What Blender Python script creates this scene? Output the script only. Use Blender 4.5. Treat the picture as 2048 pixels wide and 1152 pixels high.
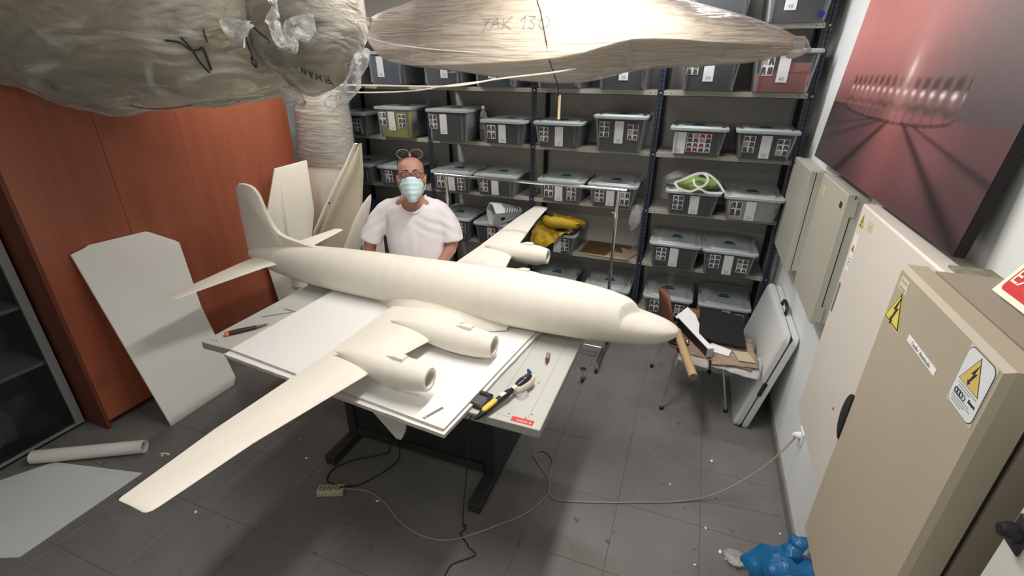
import bpy, bmesh, math, random
from mathutils import Vector, Matrix, noise
from mathutils.bvhtree import BVHTree
random.seed(7)
for o in list(bpy.data.objects): bpy.data.objects.remove(o)
SC = bpy.context.scene
COL = SC.collection
# ------------------------------------------------------------------ camera
cd = bpy.data.cameras.new('camera'); cam = bpy.data.objects.new('camera', cd); COL.objects.link(cam)
cd.sensor_width = 36; cd.lens = 948.5 / 2048 * 36; cd.clip_start = 0.02; cd.clip_end = 50
def cam_axes(yaw, pit, rol):
    cy, sy, cp, sp, cr, sr = math.cos(yaw), math.sin(yaw), math.cos(pit), math.sin(pit), math.cos(rol), math.sin(rol)
    f = Vector((sy*cp, cy*cp, -sp)); r = Vector((cy, -sy, 0)); d = f.cross(r)
    return r*cr + d*sr, -r*sr + d*cr, f
r_, d_, f_ = cam_axes(math.radians(-20.581), math.radians(24.648), math.radians(-.4449))
m = Matrix((r_, -d_, -f_)).transposed().to_4x4(); m.translation = (2.3203, 0, 2.1742)
cam.matrix_world = m
SC.camera = cam
# ------------------------------------------------------------------ world, exposure, lamps
w = bpy.data.worlds.new('world'); SC.world = w; w.use_nodes = True
w.node_tree.nodes['Background'].inputs[0].default_value = (.75, .85, 1, 1)
w.node_tree.nodes['Background'].inputs[1].default_value = .15
SC.view_settings.view_transform = 'Standard'; SC.view_settings.look = 'None'
SC.view_settings.gamma = 1; SC.view_settings.use_curve_mapping = False
SC.view_settings.exposure = 0.72
CEIL = 2.98
LAMPS = [((1.72, 1.85), (.16, 1.3), 24, (1, .965, .91)), ((-.40, 2.5), (.16, 1.25), 16, (1, .97, .93)), ((1.3, -.2), (1.25, .16), 6.5, (1, .96, .91)), ((1.9, 3.62), (1.3, .16), 11, (.97, .98, 1))]  # last two are added fill lamps, brightening the front and the shelving
for (x, y), (sx, sy), p, c in LAMPS:
    l = bpy.data.lights.new('lamp_light', 'AREA'); l.shape = 'RECTANGLE'; l.size = sx; l.size_y = sy; l.energy = p; l.color = c
    o = bpy.data.objects.new('lamp_light', l); COL.objects.link(o); o.location = (x, y, CEIL-.075)

# ------------------------------------------------------------------ materials
MATS = {}
def mat(name, col, rough=.6, metal=0, spec=.4, var=0, vscale=6, bump=0, bscale=40, emit=0, stretch=None, col2=None, coat=0, detail=3):
    if name in MATS: return MATS[name]
    M = bpy.data.materials.new(name); M.use_nodes = True; nt = M.node_tree; N = nt.nodes; L = nt.links
    b = N['Principled BSDF']; c = (*col, 1)
    b.inputs['Base Color'].default_value = c; b.inputs['Roughness'].default_value = rough
    b.inputs['Metallic'].default_value = metal; b.inputs['Specular IOR Level'].default_value = spec
    if coat: b.inputs['Coat Weight'].default_value = coat
    if emit: b.inputs['Emission Color'].default_value = c; b.inputs['Emission Strength'].default_value = emit
    if var or bump:
        tc = N.new('ShaderNodeTexCoord'); mp = N.new('ShaderNodeMapping'); L.new(tc.outputs['Object'], mp.inputs[0])
        if stretch: mp.inputs['Scale'].default_value = stretch
    if var:
        nz = N.new('ShaderNodeTexNoise'); nz.inputs['Scale'].default_value = vscale; nz.inputs['Detail'].default_value = detail
        L.new(mp.outputs[0], nz.inputs['Vector'])
        rp = N.new('ShaderNodeMapRange'); rp.inputs[1].default_value = .3; rp.inputs[2].default_value = .7
        L.new(nz.outputs[0], rp.inputs[0])
        mx = N.new('ShaderNodeMix'); mx.data_type = 'RGBA'; L.new(rp.outputs[0], mx.inputs[0])
        mx.inputs[6].default_value = c
        mx.inputs[7].default_value = (*(col2 or tuple(v*(1-var) for v in col)), 1)
        L.new(mx.outputs[2], b.inputs['Base Color'])
    if bump:
        nz = N.new('ShaderNodeTexNoise'); nz.inputs['Scale'].default_value = bscale; nz.inputs['Detail'].default_value = 4
        L.new(mp.outputs[0], nz.inputs['Vector'])
        bp = N.new('ShaderNodeBump'); bp.inputs['Strength'].default_value = bump; bp.inputs['Distance'].default_value = .01
        L.new(nz.outputs[0], bp.inputs['Height']); L.new(bp.outputs[0], b.inputs['Normal'])
    MATS[name] = M; return M
def film(name, col, alpha, rough=.12, bump=.6, bscale=14, stretch=(1, 1, 1), spec=.6, streak=0, sscale=5):
    """clear plastic: mostly see-through, with a glossy skin"""
    if name in MATS: return MATS[name]
    M = bpy.data.materials.new(name); M.use_nodes = True; nt = M.node_tree; N = nt.nodes; L = nt.links
    b = N['Principled BSDF']; b.inputs['Base Color'].default_value = (*col, 1); b.inputs['Roughness'].default_value = rough
    b.inputs['Specular IOR Level'].default_value = spec
    out = N['Material Output']; tr = N.new('ShaderNodeBsdfTransparent'); mx = N.new('ShaderNodeMixShader')
    fr = N.new('ShaderNodeFresnel'); fr.inputs[0].default_value = 1.45
    ad = N.new('ShaderNodeMath'); ad.operation = 'ADD'; ad.inputs[1].default_value = alpha; ad.use_clamp = True
    L.new(fr.outputs[0], ad.inputs[0]); L.new(ad.outputs[0], mx.inputs[0]); L.new(tr.outputs[0], mx.inputs[1]); L.new(b.outputs[0], mx.inputs[2])
    L.new(mx.outputs[0], out.inputs[0])
    if bump:
        tc = N.new('ShaderNodeTexCoord'); mp = N.new('ShaderNodeMapping'); L.new(tc.outputs['Object'], mp.inputs[0]); mp.inputs['Scale'].default_value = stretch
        nz = N.new('ShaderNodeTexNoise'); nz.inputs['Scale'].default_value = bscale; nz.inputs['Detail'].default_value = 5; nz.inputs['Distortion'].default_value = .6
        L.new(mp.outputs[0], nz.inputs['Vector'])
        bp = N.new('ShaderNodeBump'); bp.inputs['Strength'].default_value = bump; bp.inputs['Distance'].default_value = .02
        L.new(nz.outputs[0], bp.inputs['Height']); L.new(bp.outputs[0], b.inputs['Normal']); L.new(bp.outputs[0], fr.inputs['Normal'])
    if streak:
        tc = N.new('ShaderNodeTexCoord'); mp = N.new('ShaderNodeMapping'); L.new(tc.outputs['Object'], mp.inputs[0]); mp.inputs['Scale'].default_value = stretch
        nz = N.new('ShaderNodeTexNoise'); nz.inputs['Scale'].default_value = sscale; nz.inputs['Detail'].default_value = 6; nz.inputs['Distortion'].default_value = 1.2; L.new(mp.outputs[0], nz.inputs['Vector'])
        rp = N.new('ShaderNodeMapRange'); rp.inputs[1].default_value = .5; rp.inputs[2].default_value = .72; rp.inputs[3].default_value = alpha; rp.inputs[4].default_value = alpha+streak; L.new(nz.outputs[0], rp.inputs[0]); L.new(rp.outputs[0], ad.inputs[1])
    MATS[name] = M; return M
foam = mat('cream_foam', (.80, .76, .675), .75, spec=.25, var=.05, vscale=9, bump=.12, bscale=160, stretch=(1.6, .3, .3))
foam2 = mat('pale_foam', (.83, .80, .69), .7, spec=.25, var=.05, vscale=5, bump=.1, bscale=120)
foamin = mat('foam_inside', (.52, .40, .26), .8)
sheetw = mat('foam_board', (.80, .80, .76), .6, var=.03, vscale=3)
boardw = mat('white_board', (.86, .86, .84), .5, var=.02, vscale=3)
edgec = mat('board_edge', (.50, .46, .40), .8, var=.2, vscale=30)
tablem = mat('table_laminate', (.56, .57, .53), .35, var=.08, vscale=5, spec=.5)
tabedge = mat('table_edge_band', (.36, .37, .33), .5)
darkst = mat('dark_steel', (.034, .036, .034), .5, spec=.4, var=.2, vscale=8)
blk = mat('black_plastic', (.012, .012, .014), .45)
blk2 = mat('charcoal_plastic', (.035, .035, .038), .4)
postm = mat('post_blue_steel', (.022, .028, .045), .5, spec=.4)
slotm = mat('post_slot', (.075, .085, .10), .6)
shelfm = mat('shelf_steel', (.47, .455, .39), .5, var=.15, vscale=4)
boltm = mat('bolt_zinc', (.6, .6, .6), .35, metal=.8)
chrome = mat('chrome', (.75, .75, .76), .12, metal=1)
steelm = mat('ruler_steel', (.42, .42, .45), .3, metal=.7)
wallm = mat('wall_paint', (.80, .83, .83), .7, var=.04, vscale=2, bump=.05, bscale=60)
backm = mat('wall_paint_grey', (.62, .61, .58), .8, var=.06, vscale=2)
ceilm = mat('ceiling_paint', (.85, .75, .73), .9)
woodm = mat('cherry_veneer', (.36, .108, .055), .38, spec=.5, var=.5, vscale=2.6, stretch=(4, 4, .35), col2=(.29, .08, .04), bump=.03, bscale=30)
woodd = mat('cherry_dark', (.15, .04, .022), .5, spec=.4)
alum = mat('aluminium_frame', (.30, .32, .32), .45, metal=.3, var=.08, vscale=60)
beige = mat('enclosure_beige', (.43, .38, .29), .48, var=.04, vscale=5, bump=.04, bscale=300)
greyb = mat('enclosure_grey', (.44, .43, .36), .5, var=.03, vscale=5)
whiteb = mat('enclosure_white', (.72, .68, .62), .45, var=.02, vscale=3)
brownd = mat('enclosure_side', (.33, .28, .22), .55, var=.05, vscale=5)
paper = mat('white_paper', (.82, .83, .84), .7)
tagm = mat('card_white', (.68, .71, .72), .6)
printd = mat('print_dark', (.035, .03, .045), .6, var=.6, vscale=60, col2=(.12, .11, .12))
printr = mat('print_red', (.22, .02, .05), .6)
printk = mat('print_tan', (.35, .31, .2), .6)
inkm = mat('ink', (.03, .03, .03), .6)
inkg = mat('ink_grey', (.25, .26, .28), .6)
yel = mat('warning_yellow', (.72, .62, .12), .5)
red = mat('sign_red', (.62, .02, .03), .45)
signc = mat('sign_cream', (.82, .86, .70), .5)
skin = mat('skin', (.43, .225, .165), .55, spec=.4, var=.12, vscale=14, bump=.05, bscale=90)
hairm = mat('hair', (.03, .022, .018), .8, bump=.3, bscale=150)
shirtm = mat('white_cotton', (.74, .71, .74), .9, spec=.15, bump=.25, bscale=9)
jeans = mat('navy_trousers', (.03, .035, .06), .9, bump=.2, bscale=10)
maskm = mat('mask_fabric', (.50, .66, .68), .8, spec=.2, bump=.2, bscale=40)
tubm = film('clear_tub', (.50, .55, .57), .065, rough=.22, bump=.08, bscale=20)
lidm = film('clear_lid', (.46, .51, .52), .78, rough=.28, bump=.05, bscale=20)
lidbm = mat('lid_blue_catch', (.012, .07, .10), .4)
stretchf = film('stretch_film', (.88, .87, .86), .05, rough=.10, bump=.9, bscale=9, stretch=(.5, 2.2, 6), streak=.25, sscale=4)
crinkle = film('crinkled_film', (.80, .78, .72), .08, rough=.12, bump=1.2, bscale=9, stretch=(.8, 1, 2.4), streak=.5, sscale=3.2)
bagfilm = film('bag_film', (.75, .75, .75), .25, rough=.2, bump=.8, bscale=30)
glassd = film('dark_glass', (.05, .07, .06), .10, rough=.05, bump=0)
floorm = mat('vinyl_tile', (.188, .184, .175), .42, spec=.4, var=.22, vscale=3.3, bump=.04, bscale=25, detail=7)
groutm = mat('tile_joint', (.125, .122, .115), .8)
skirt = mat('skirting_grey', (.20, .19, .17), .6)

# ------------------------------------------------------------------ mesh helper
class MB:
    def __init__(s): s.v = []; s.f = []; s.mi = []; s.m = 0
    def add(s, vs, fs):
        n = len(s.v); s.v += [tuple(v) for v in vs]
        for f in fs: s.f.append(tuple(n+i for i in f)); s.mi.append(s.m)
        return s
    def use(s, k): s.m = k; return s
    def box(s, a, b, rot=None, piv=None, bev=0):
        (x0, y0, z0), (x1, y1, z1) = a, b
        if bev:
            e = bev; vs = []; 
            rings = []
            for z, i in ((z0, e), (z0+e, 0), (z1-e, 0), (z1, e)):
                rings.append([(x0+i+e, y0+i, z), (x1-i-e, y0+i, z), (x1-i, y0+i+e, z), (x1-i, y1-i-e, z), (x1-i-e, y1-i, z), (x0+i+e, y1-i, z), (x0+i, y1-i-e, z), (x0+i, y0+i+e, z)])
            if rot is not None:
                p = Vector(piv or ((x0+x1)/2, (y0+y1)/2, (z0+z1)/2))
                rings = [[rot @ (Vector(q)-p) + p for q in r] for r in rings]
            return s.loft(rings)
        vs = [Vector(q) for q in ((x0, y0, z0), (x1, y0, z0), (x1, y1, z0), (x0, y1, z0), (x0, y0, z1), (x1, y0, z1), (x1, y1, z1), (x0, y1, z1))]
        if rot is not None:
            p = Vector(piv or ((x0+x1)/2, (y0+y1)/2, (z0+z1)/2)); vs = [rot @ (v-p) + p for v in vs]
        return s.add(vs, [(0, 3, 2, 1), (4, 5, 6, 7), (0, 1, 5, 4), (1, 2, 6, 5), (2, 3, 7, 6), (3, 0, 4, 7)])
    def loft(s, rings, cap=True, close=True):
        n = len(rings[0]); vs = [p for r in rings for p in r]; fs = []
        for i in range(len(rings)-1):
            for j in range(n if close else n-1):
                k = (j+1) % n
                fs.append((i*n+j, i*n+k, (i+1)*n+k, (i+1)*n+j))
        if cap: fs.append(tuple(range(n-1, -1, -1))); fs.append(tuple(range((len(rings)-1)*n, len(rings)*n)))
        return s.add(vs, fs)
    def tube(s, pts, r, n=8, cap=True):
        pts = [Vector(p) for p in pts]; rs = r if hasattr(r, '__len__') else [r]*len(pts); rings = []; up = None
        for i, p in enumerate(pts):
            t = (pts[min(i+1, len(pts)-1)] - pts[max(i-1, 0)]).normalized()
            if up is None:
                up = Vector((0, 0, 1)) if abs(t.z) < .9 else Vector((1, 0, 0))
            a = t.cross(up).normalized(); up = a.cross(t).normalized()
            rings.append([p + (a*math.cos(2*math.pi*k/n) + up*math.sin(2*math.pi*k/n))*rs[i] for k in range(n)])
        return s.loft(rings, cap)
    def prism(s, poly, o, u, v, h, h0=0):
        """2-D polygon in the plane o+u,v extruded along u x v by h"""
        o, u, v = Vector(o), Vector(u).normalized(), Vector(v).normalized(); n = u.cross(v)
        return s.loft([[o+u*a+v*b+n*h0 for a, b in poly], [o+u*a+v*b+n*(h0+h) for a, b in poly]])
    def ell(s, c, r, nu=16, nv=10, rot=None):
        c = Vector(c); rings = []
        for i in range(nv+1):
            t = math.pi*(i+.02)/(nv+.04); ring = []
            for k in range(nu):
                a = 2*math.pi*k/nu; p = Vector((r[0]*math.sin(t)*math.cos(a), r[1]*math.sin(t)*math.sin(a), -r[2]*math.cos(t)))
                if rot is not None: p = rot @ p
                ring.append(c+p)
            rings.append(ring)
        return s.loft(rings)
    def grid(s, fn, nu, nv):
        vs = [fn(i/nu, j/nv) for j in range(nv+1) for i in range(nu+1)]
        fs = [(j*(nu+1)+i, j*(nu+1)+i+1, (j+1)*(nu+1)+i+1, (j+1)*(nu+1)+i) for j in range(nv) for i in range(nu)]
        return s.add(vs, fs)
ORG = {}
# the work bench group is shrunk about the camera position; FR switches this on
BENCH = (.935, Vector((.1508, 0, .1413)))
FR = None
def bench(p): return Vector(p)*BENCH[0]+BENCH[1]
def part(name, mb, mats, parent=None, smooth=False, org=None, bevel=0, solid=0, sub=0, autosm=True):
    """link MB (world coordinates) as one mesh object under parent"""
    if FR: mb.v = [tuple(bench(v)) for v in mb.v]; org = bench(org) if org is not None else None
    me = bpy.data.meshes.new(name)
    if parent is not None: o_ = Vector(ORG[parent.name])
    else: o_ = Vector(org) if org is not None else Vector(mb.v[0])
    me.from_pydata([tuple(Vector(v)-o_) for v in mb.v], [], mb.f)
    if not isinstance(mats, (list, tuple)): mats = [mats]
    for x in mats: me.materials.append(x)
    if len(mats) > 1:
        for p, k in zip(me.polygons, mb.mi): p.material_index = k
    bm = bmesh.new(); bm.from_mesh(me); bmesh.ops.recalc_face_normals(bm, faces=bm.faces)
    if bevel:
        es = [e for e in bm.edges if len(e.link_faces) == 2 and e.calc_face_angle(0) > .6]
        bmesh.ops.bevel(bm, geom=es, offset=bevel, segments=2, affect='EDGES', profile=.5, clamp_overlap=True)
    bm.to_mesh(me); bm.free()
    if smooth or bevel or sub:
        me.polygons.foreach_set('use_smooth', [True]*len(me.polygons))
        if not sub and autosm: me.set_sharp_from_angle(angle=math.radians(40))
    o = bpy.data.objects.new(name, me); COL.objects.link(o)
    if parent is not None: o.parent = parent
    else: o.location = o_
    ORG[o.name] = tuple(o_)
    if solid:
        md = o.modifiers.new('thick', 'SOLIDIFY'); md.thickness = solid; md.offset = 0
    if sub:
        md = o.modifiers.new('smooth', 'SUBSURF'); md.levels = sub; md.render_levels = sub
    return o
def tag(o, label=None, cat=None, group=None, kind=None):
    if label: o['label'] = label
    if cat: o['category'] = cat
    if group: o['group'] = group
    if kind: o['kind'] = kind
    return o
def thing(name, loc, label, cat, group=None):
    if FR: loc = tuple(bench(loc))
    o = bpy.data.objects.new(name, None); COL.objects.link(o); o.location = loc; o.empty_display_size = .05
    ORG[o.name] = tuple(loc)
    return tag(o, label, cat, group)
def struct(name, mb, mats, parent=None, **k):
    o = part(name, mb, mats, parent, **k)
    if parent is None: o['kind'] = 'structure'
    return o
def rrect(x0, x1, y0, y1, r, n=4):
    p = []
    for cx, cy, a0 in ((x1-r, y1-r, 0), (x0+r, y1-r, 90), (x0+r, y0+r, 180), (x1-r, y0+r, 270)):
        for k in range(n+1):
            a = math.radians(a0+90*k/n); p.append((cx+r*math.cos(a), cy+r*math.sin(a)))
    return p
def text_mesh(s, size, depth=.0006):
    cu = bpy.data.curves.new('txt', 'FONT'); cu.body = s; cu.size = size; cu.extrude = depth; cu.align_x = 'CENTER'; cu.align_y = 'CENTER'; cu.resolution_u = 2
    o = bpy.data.objects.new('txt', cu); COL.objects.link(o)
    dg = bpy.context.evaluated_depsgraph_get(); dg.update()
    me = o.evaluated_get(dg).to_mesh(); v = [tuple(x.co) for x in me.vertices]; f = [tuple(p.vertices) for p in me.polygons]
    o.evaluated_get(dg).to_mesh_clear(); bpy.data.objects.remove(o); bpy.data.curves.remove(cu)
    return v, f
def text_on(mb, s, size, o, u, v, flip=1):
    vs, fs = text_mesh(s, size); o, u, v = Vector(o), Vector(u).normalized(), Vector(v).normalized(); n = u.cross(v)
    mb.add([o+u*a+v*b+n*c for a, b, c in vs], fs)
def smoothpts(pts, k=6):
    P = [Vector(p) for p in pts]; out = []
    for i in range(len(P)-1):
        p0, p1, p2, p3 = P[max(i-1, 0)], P[i], P[i+1], P[min(i+2, len(P)-1)]
        for j in range(k):
            t = j/k; out.append(.5*((2*p1)+(p2-p0)*t+(2*p0-5*p1+4*p2-p3)*t*t+(3*p1-p0-3*p2+p3)*t**3))
    out.append(P[-1]); return out
def lerp(a, b, t): return a+(b-a)*t
def interp(tab, s):
    if s <= tab[0][0]: return tab[0][1:]
    for a, b in zip(tab, tab[1:]):
        if s <= b[0]:
            t = (s-a[0])/(b[0]-a[0]); return tuple(lerp(p, q, t) for p, q in zip(a[1:], b[1:]))
    return tab[-1][1:]
def fuse(mb, name, mats, parent, voxel=.008, smooth=3, org=None):
    """one continuous skin grown over all the pieces of mb"""
    o = part(name, mb, mats, parent, smooth=True, org=org, autosm=False)
    md = o.modifiers.new('r', 'REMESH'); md.mode = 'VOXEL'; md.voxel_size = voxel; md.use_smooth_shade = True
    md = o.modifiers.new('s', 'SMOOTH'); md.factor = .6; md.iterations = smooth
    dg = bpy.context.evaluated_depsgraph_get(); dg.update()
    me = bpy.data.meshes.new_from_object(o.evaluated_get(dg)); o.modifiers.clear(); old = o.data; o.data = me; bpy.data.meshes.remove(old)
    me.name = name
    return o

# ================================================================== SETTING
X0, X1, Y0, Y1 = -1.66, 3.08, -1.3, 4.47
mb = MB().box((X0-.1, Y0-.1, -.06), (X1+.1, Y1+.1, -.003)); floor = struct('floor', mb, groutm, org=(0, 0, 0)); tag(floor, 'grey square vinyl tiled floor')
TX, TY, tx0, ty0 = .43, .4255, .491, .712
base_me = {}
i = -6
tile_obj = None
for i in range(-6, 8):
    for j in range(-5, 10):
        xa, xb = max(tx0+i*TX, X0), min(tx0+(i+1)*TX, X1); ya, yb = max(ty0+j*TY, Y0), min(ty0+(j+1)*TY, Y1)
        if xb-xa < .02 or yb-ya < .02: continue
        key = (round(xb-xa, 3), round(yb-ya, 3)); g = .0007
        if key not in base_me:
            wx, wy = xb-xa, yb-ya
            t = MB().loft([[(g, g, -.02), (wx-g, g, -.02), (wx-g, wy-g, -.02), (g, wy-g, -.02)], [(g, g, -.0012), (wx-g, g, -.0012), (wx-g, wy-g, -.0012), (g, wy-g, -.0012)], [(g+.0015, g+.0015, 0), (wx-g-.0015, g+.0015, 0), (wx-g-.0015, wy-g-.0015, 0), (g+.0015, wy-g-.0015, 0)]])
            me = bpy.data.meshes.new('tile'); me.from_pydata(t.v, [], t.f); me.materials.append(floorm); base_me[key] = me
        o = bpy.data.objects.new('tile', base_me[key]); COL.objects.link(o); o.parent = floor; o.location = (xa, ya, 0)
# one shared noise would repeat on every tile: shift by object location through Generated world position
nt = floorm.node_tree
for n in list(nt.nodes):
    if n.type == 'TEX_COORD':
        geo = nt.nodes.new('ShaderNodeNewGeometry')
        for l in list(n.outputs['Object'].links): nt.links.new(geo.outputs['Position'], l.to_socket)
# dark scuff specks on the tiles
b = nt.nodes['Principled BSDF']; src = b.inputs['Base Color'].links[0].from_socket
vz = nt.nodes.new('ShaderNodeTexNoise'); vz.inputs['Scale'].default_value = 17; vz.inputs['Detail'].default_value = 6; nt.links.new(geo.outputs['Position'], vz.inputs['Vector'])
rp = nt.nodes.new('ShaderNodeMapRange'); rp.inputs[1].default_value = .655; rp.inputs[2].default_value = .72; nt.links.new(vz.outputs[0], rp.inputs[0])
mx = nt.nodes.new('ShaderNodeMix'); mx.data_type = 'RGBA'; nt.links.new(rp.outputs[0], mx.inputs[0]); nt.links.new(src, mx.inputs[6]); mx.inputs[7].default_value = (.085, .082, .075, 1); nt.links.new(mx.outputs[2], b.inputs['Base Color'])
struct('wall_right', MB().box((X1, Y0-.1, -.06), (X1+.1, Y1+.1, CEIL+.05)), wallm)
struct('wall_back', MB().box((X0-.1, Y1, -.06), (X1, Y1+.1, CEIL+.05)), backm)
struct('wall_left', MB().box((X0-.1, Y0-.1, -.06), (X0, Y1, CEIL+.05)), wallm)
struct('wall_front', MB().box((X0, Y0-.1, -.06), (X1, Y0, CEIL+.05)), wallm)
struct('ceiling', MB().box((X0, Y0, CEIL), (X1, Y1, CEIL+.05)), ceilm)
struct('baseboard_right', MB().box((X1-.012, Y0, 0), (X1-.0005, Y1-.001, .07)).box((X1-.014, Y0, 0), (X1-.012, Y1-.001, .062)), skirt)
struct('baseboard_back', MB().box((X0+.001, Y1-.012, 0), (X1-.015, Y1-.0005, .07)), skirt)
lw = mat('lamp_diffuser', (1, .96, .9), .5, emit=4)
lampl = ['long white ceiling lamp above the right end of the table', 'long white ceiling lamp above the left end of the table', 'fill lamp added on the unseen ceiling close above the camera', 'fill lamp added on the unseen ceiling in front of the shelving']
for k, ((x, y), (sx, sy), p, c) in enumerate(LAMPS):
    t = thing('ceiling_lamp', (x, y, CEIL), lampl[k], 'lamp', 'ceiling lamps')
    part('housing', MB().box((x-sx/2-.02, y-sy/2-.02, CEIL-.05), (x+sx/2+.02, y+sy/2+.02, CEIL-.0005)), whiteb, t)
    part('diffuser', MB().box((x-sx/2, y-sy/2, CEIL-.07), (x+sx/2, y+sy/2, CEIL-.05)), lw, t)

# ================================================================== WARDROBE (left)
WX = -1.02
t = thing('wardrobe', (WX, 1.378, 0), 'tall cherry wood wardrobe with flat doors along the left wall', 'wardrobe')
part('carcass', MB().box((X0+.01, 1.378, .075), (WX-.02, 3.367, 2.35)), woodd, t)
part('plinth', MB().box((X0+.01, 1.40, .0), (WX-.06, 3.35, .075)), woodd, t)
for k, (a, b_) in enumerate(((1.378, 1.879), (1.8815, 2.3795), (2.380, 2.8715), (2.872, 3.367))):
    part('door', MB().box((WX-.02, a, .06), (WX, b_, 2.35), bev=.0012), woodm, t)
part('side_panel', MB().box((X0+.01, 1.358, .0), (WX-.004, 1.378, 2.35)), woodd, t)
# ================================================================== GLASS CABINET
GX = -1.215
t = thing('glass_cabinet', (GX, 1.335, 0), 'grey aluminium framed cabinet with dark glass front at the left edge', 'cabinet')
gy0, gy1 = .25, 1.337
cb = MB().box((X0+.01, gy0, .03), (X0+.03, gy1, 2.1)).box((X0+.03, gy0, .03), (GX-.03, gy0+.02, 2.1)).box((X0+.03, gy1-.02, .03), (GX-.03, gy1, 2.1)).box((X0+.03, gy0+.02, .03), (GX-.03, gy1-.02, .05)).box((X0+.03, gy0+.02, 2.08), (GX-.03, gy1-.02, 2.1))
part('carcass', cb, mat('cabinet_inside', (.10, .115, .11), .7), t)
part('plinth', MB().box((X0+.02, gy0+.01, 0), (GX-.04, gy1-.01, .03)), blk, t)
fr = MB().box((GX-.03, gy1-.045, .03), (GX, gy1, 2.1)).box((GX-.03, gy0, .03), (GX, gy0+.045, 2.1)).box((GX-.03, gy0+.045, 2.06), (GX, gy1-.045, 2.1)).box((GX-.03, gy0+.045, .03), (GX, gy1-.045, .045))
part('door_frame', fr, alum, t)
part('glass_pane', MB().box((GX-.018, gy0+.045, .045), (GX-.013, gy1-.045, 2.06)), glassd, t)
for z in (.50, .88, 1.26, 1.64):
    part('shelf', MB().box((X0+.035, gy0+.025, z), (GX-.035, gy1-.025, z+.022)), mat('cabinet_shelf', (.26, .30, .29), .6), t)
cable_w = mat('pale_hose', (.20, .22, .22), .6)
def tagged(name, mb, mats, label, cat, group=None, **k):
    return tag(part(name, mb, mats, None, **k), label, cat, group)
hose = [(-1.45+.12*math.cos(a), .85+.17*math.sin(a)*(1+.03*a), .075+.012*a) for a in [q*.5 for q in range(26)]]
tagged('coiled_hose', MB().tube(hose, .022, 8), cable_w, 'pale coiled hose behind the dark glass at the cabinet bottom', 'hose', smooth=True)
tagged('upright_canister', MB().tube([(-1.42, 1.05, .052), (-1.42, 1.05, .25), (-1.42, 1.05, .27)], [.05, .05, .02], 14), mat('canister', (.13, .14, .14), .5), 'dim grey canister standing behind the dark cabinet glass', 'canister', smooth=True)
tagged('folded_cloth', MB().box((-1.5, .55, .903), (-1.3, .95, .935), bev=.012), mat('olive_cloth', (.28, .30, .16), .9), 'olive folded cloth on the glass cabinet shelf', 'cloth', smooth=True)

# ================================================================== blue panel between wardrobe and shelving
tagged('blue_sheet', MB().box((X0+.02, 4.25, 0), (-1.06, 4.28, 1.55)).box((X0+.02, 4.25, 1.553), (-1.06, 4.28, 2.3)), mat('blue_sheet', (.30, .47, .78), .5), 'pale blue sheet panel in the gap beside the wardrobe', 'panel')
cr = MB().ell((-1.49, 3.95, 1.22), (.14, .1, .1), 14, 9)
cr.v = [tuple(Vector(v)+Vector(noise.noise_vector(Vector(v)*14))*.03) for v in cr.v]
tagged('crumpled_plastic', cr, bagfilm, 'crumpled clear plastic beside the wardrobe end', 'plastic bag', smooth=True)
rc = MB().ell((-1.44, 3.92, 1.08), (.14, .1, .09), 14, 9)
rc.v = [tuple(Vector(v)+Vector(noise.noise_vector(Vector(v)*9))*.03) for v in rc.v]
tagged('red_cloth', rc, mat('red_cloth', (.25, .01, .02), .8), 'dark red cloth bundle beside the wardrobe end', 'cloth', smooth=True)
tagged('stool_box', MB().box((-1.62, 3.8, 0), (-1.3, 4.2, 1.0)), mat('kraft_box', (.25, .17, .1), .8), 'tall brown carton behind the wardrobe end', 'box')

# ================================================================== SHELVING RACK
RF, RB = 4.0, 4.40
ST = {0: 2.472, 1: 2.045, 2: 1.594, 3: 1.14, 4: .672, 5: .22}
t = rack = thing('shelving_rack', (-1, RF, 0), 'dark blue slotted steel shelving rack with grey shelves along the back wall', 'shelving')
for i in range(-1, 4):
    x = i*1.0
    for y, s in ((RF, 1), (RB, -1)):
        m_ = MB().box((x-.022, y, 0), (x+.022, y+.003*s, 2.75)).box((x-.0015, y, 0), (x+.0015, y+.035*s, 2.75))
        m_.box((x-.03, y-.01, 0), (x+.03, y+.04, .006))
        p = part('post', m_, postm, t)
        if s == 1:
            sm = MB()
            z = .05
            while z < 2.7:
                for dx in (-.011, .011):
                    sm.prism([(-.0035, -.006), (.0035, -.006), (.0045, 0), (.0035, .006), (-.0035, .006), (-.0045, 0)], (x+dx, y-.0005, z), (1, 0, 0), (0, 0, 1), .0006)
                z += .034
            sp = part('slot_row', sm, slotm, p); sp['kind'] = 'stuff'
            sm = MB()
            for r, z in ST.items(): sm.ell((x+.002, y-.004, z-.018), (.007, .004, .007), 8, 4)
            sp = part('bolt_row', sm, boltm, p); sp['kind'] = 'stuff'
for i in range(-1, 3):
    for r, z in ST.items():
        xa, xb = i+.024, i+1-.024
        m_ = MB().box((xa, RF+.002, z-.004), (xb, RB-.002, z)).box((xa, RF+.0005, z-.036), (xb, RF+.003, z-.001)).box((xa, RB-.003, z-.036), (xb, RB-.0005, z-.001))
        m_.box((xa, RF+.0005, z-.036), (xb, RF+.012, z-.033))
        sh = part('shelf', m_, shelfm, t)
        m_ = MB()
        for hx in (xa+.012, xa+.05, xb-.012, xb-.05): m_.prism([(.004*math.cos(q), .004*math.sin(q)) for q in [k*math.pi/4 for k in range(8)]], (hx, RF-.0001, z-.018), (1, 0, 0), (0, 0, 1), .0005)
        part('lip_hole', m_, inkm, sh)['kind'] = 'stuff'

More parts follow.
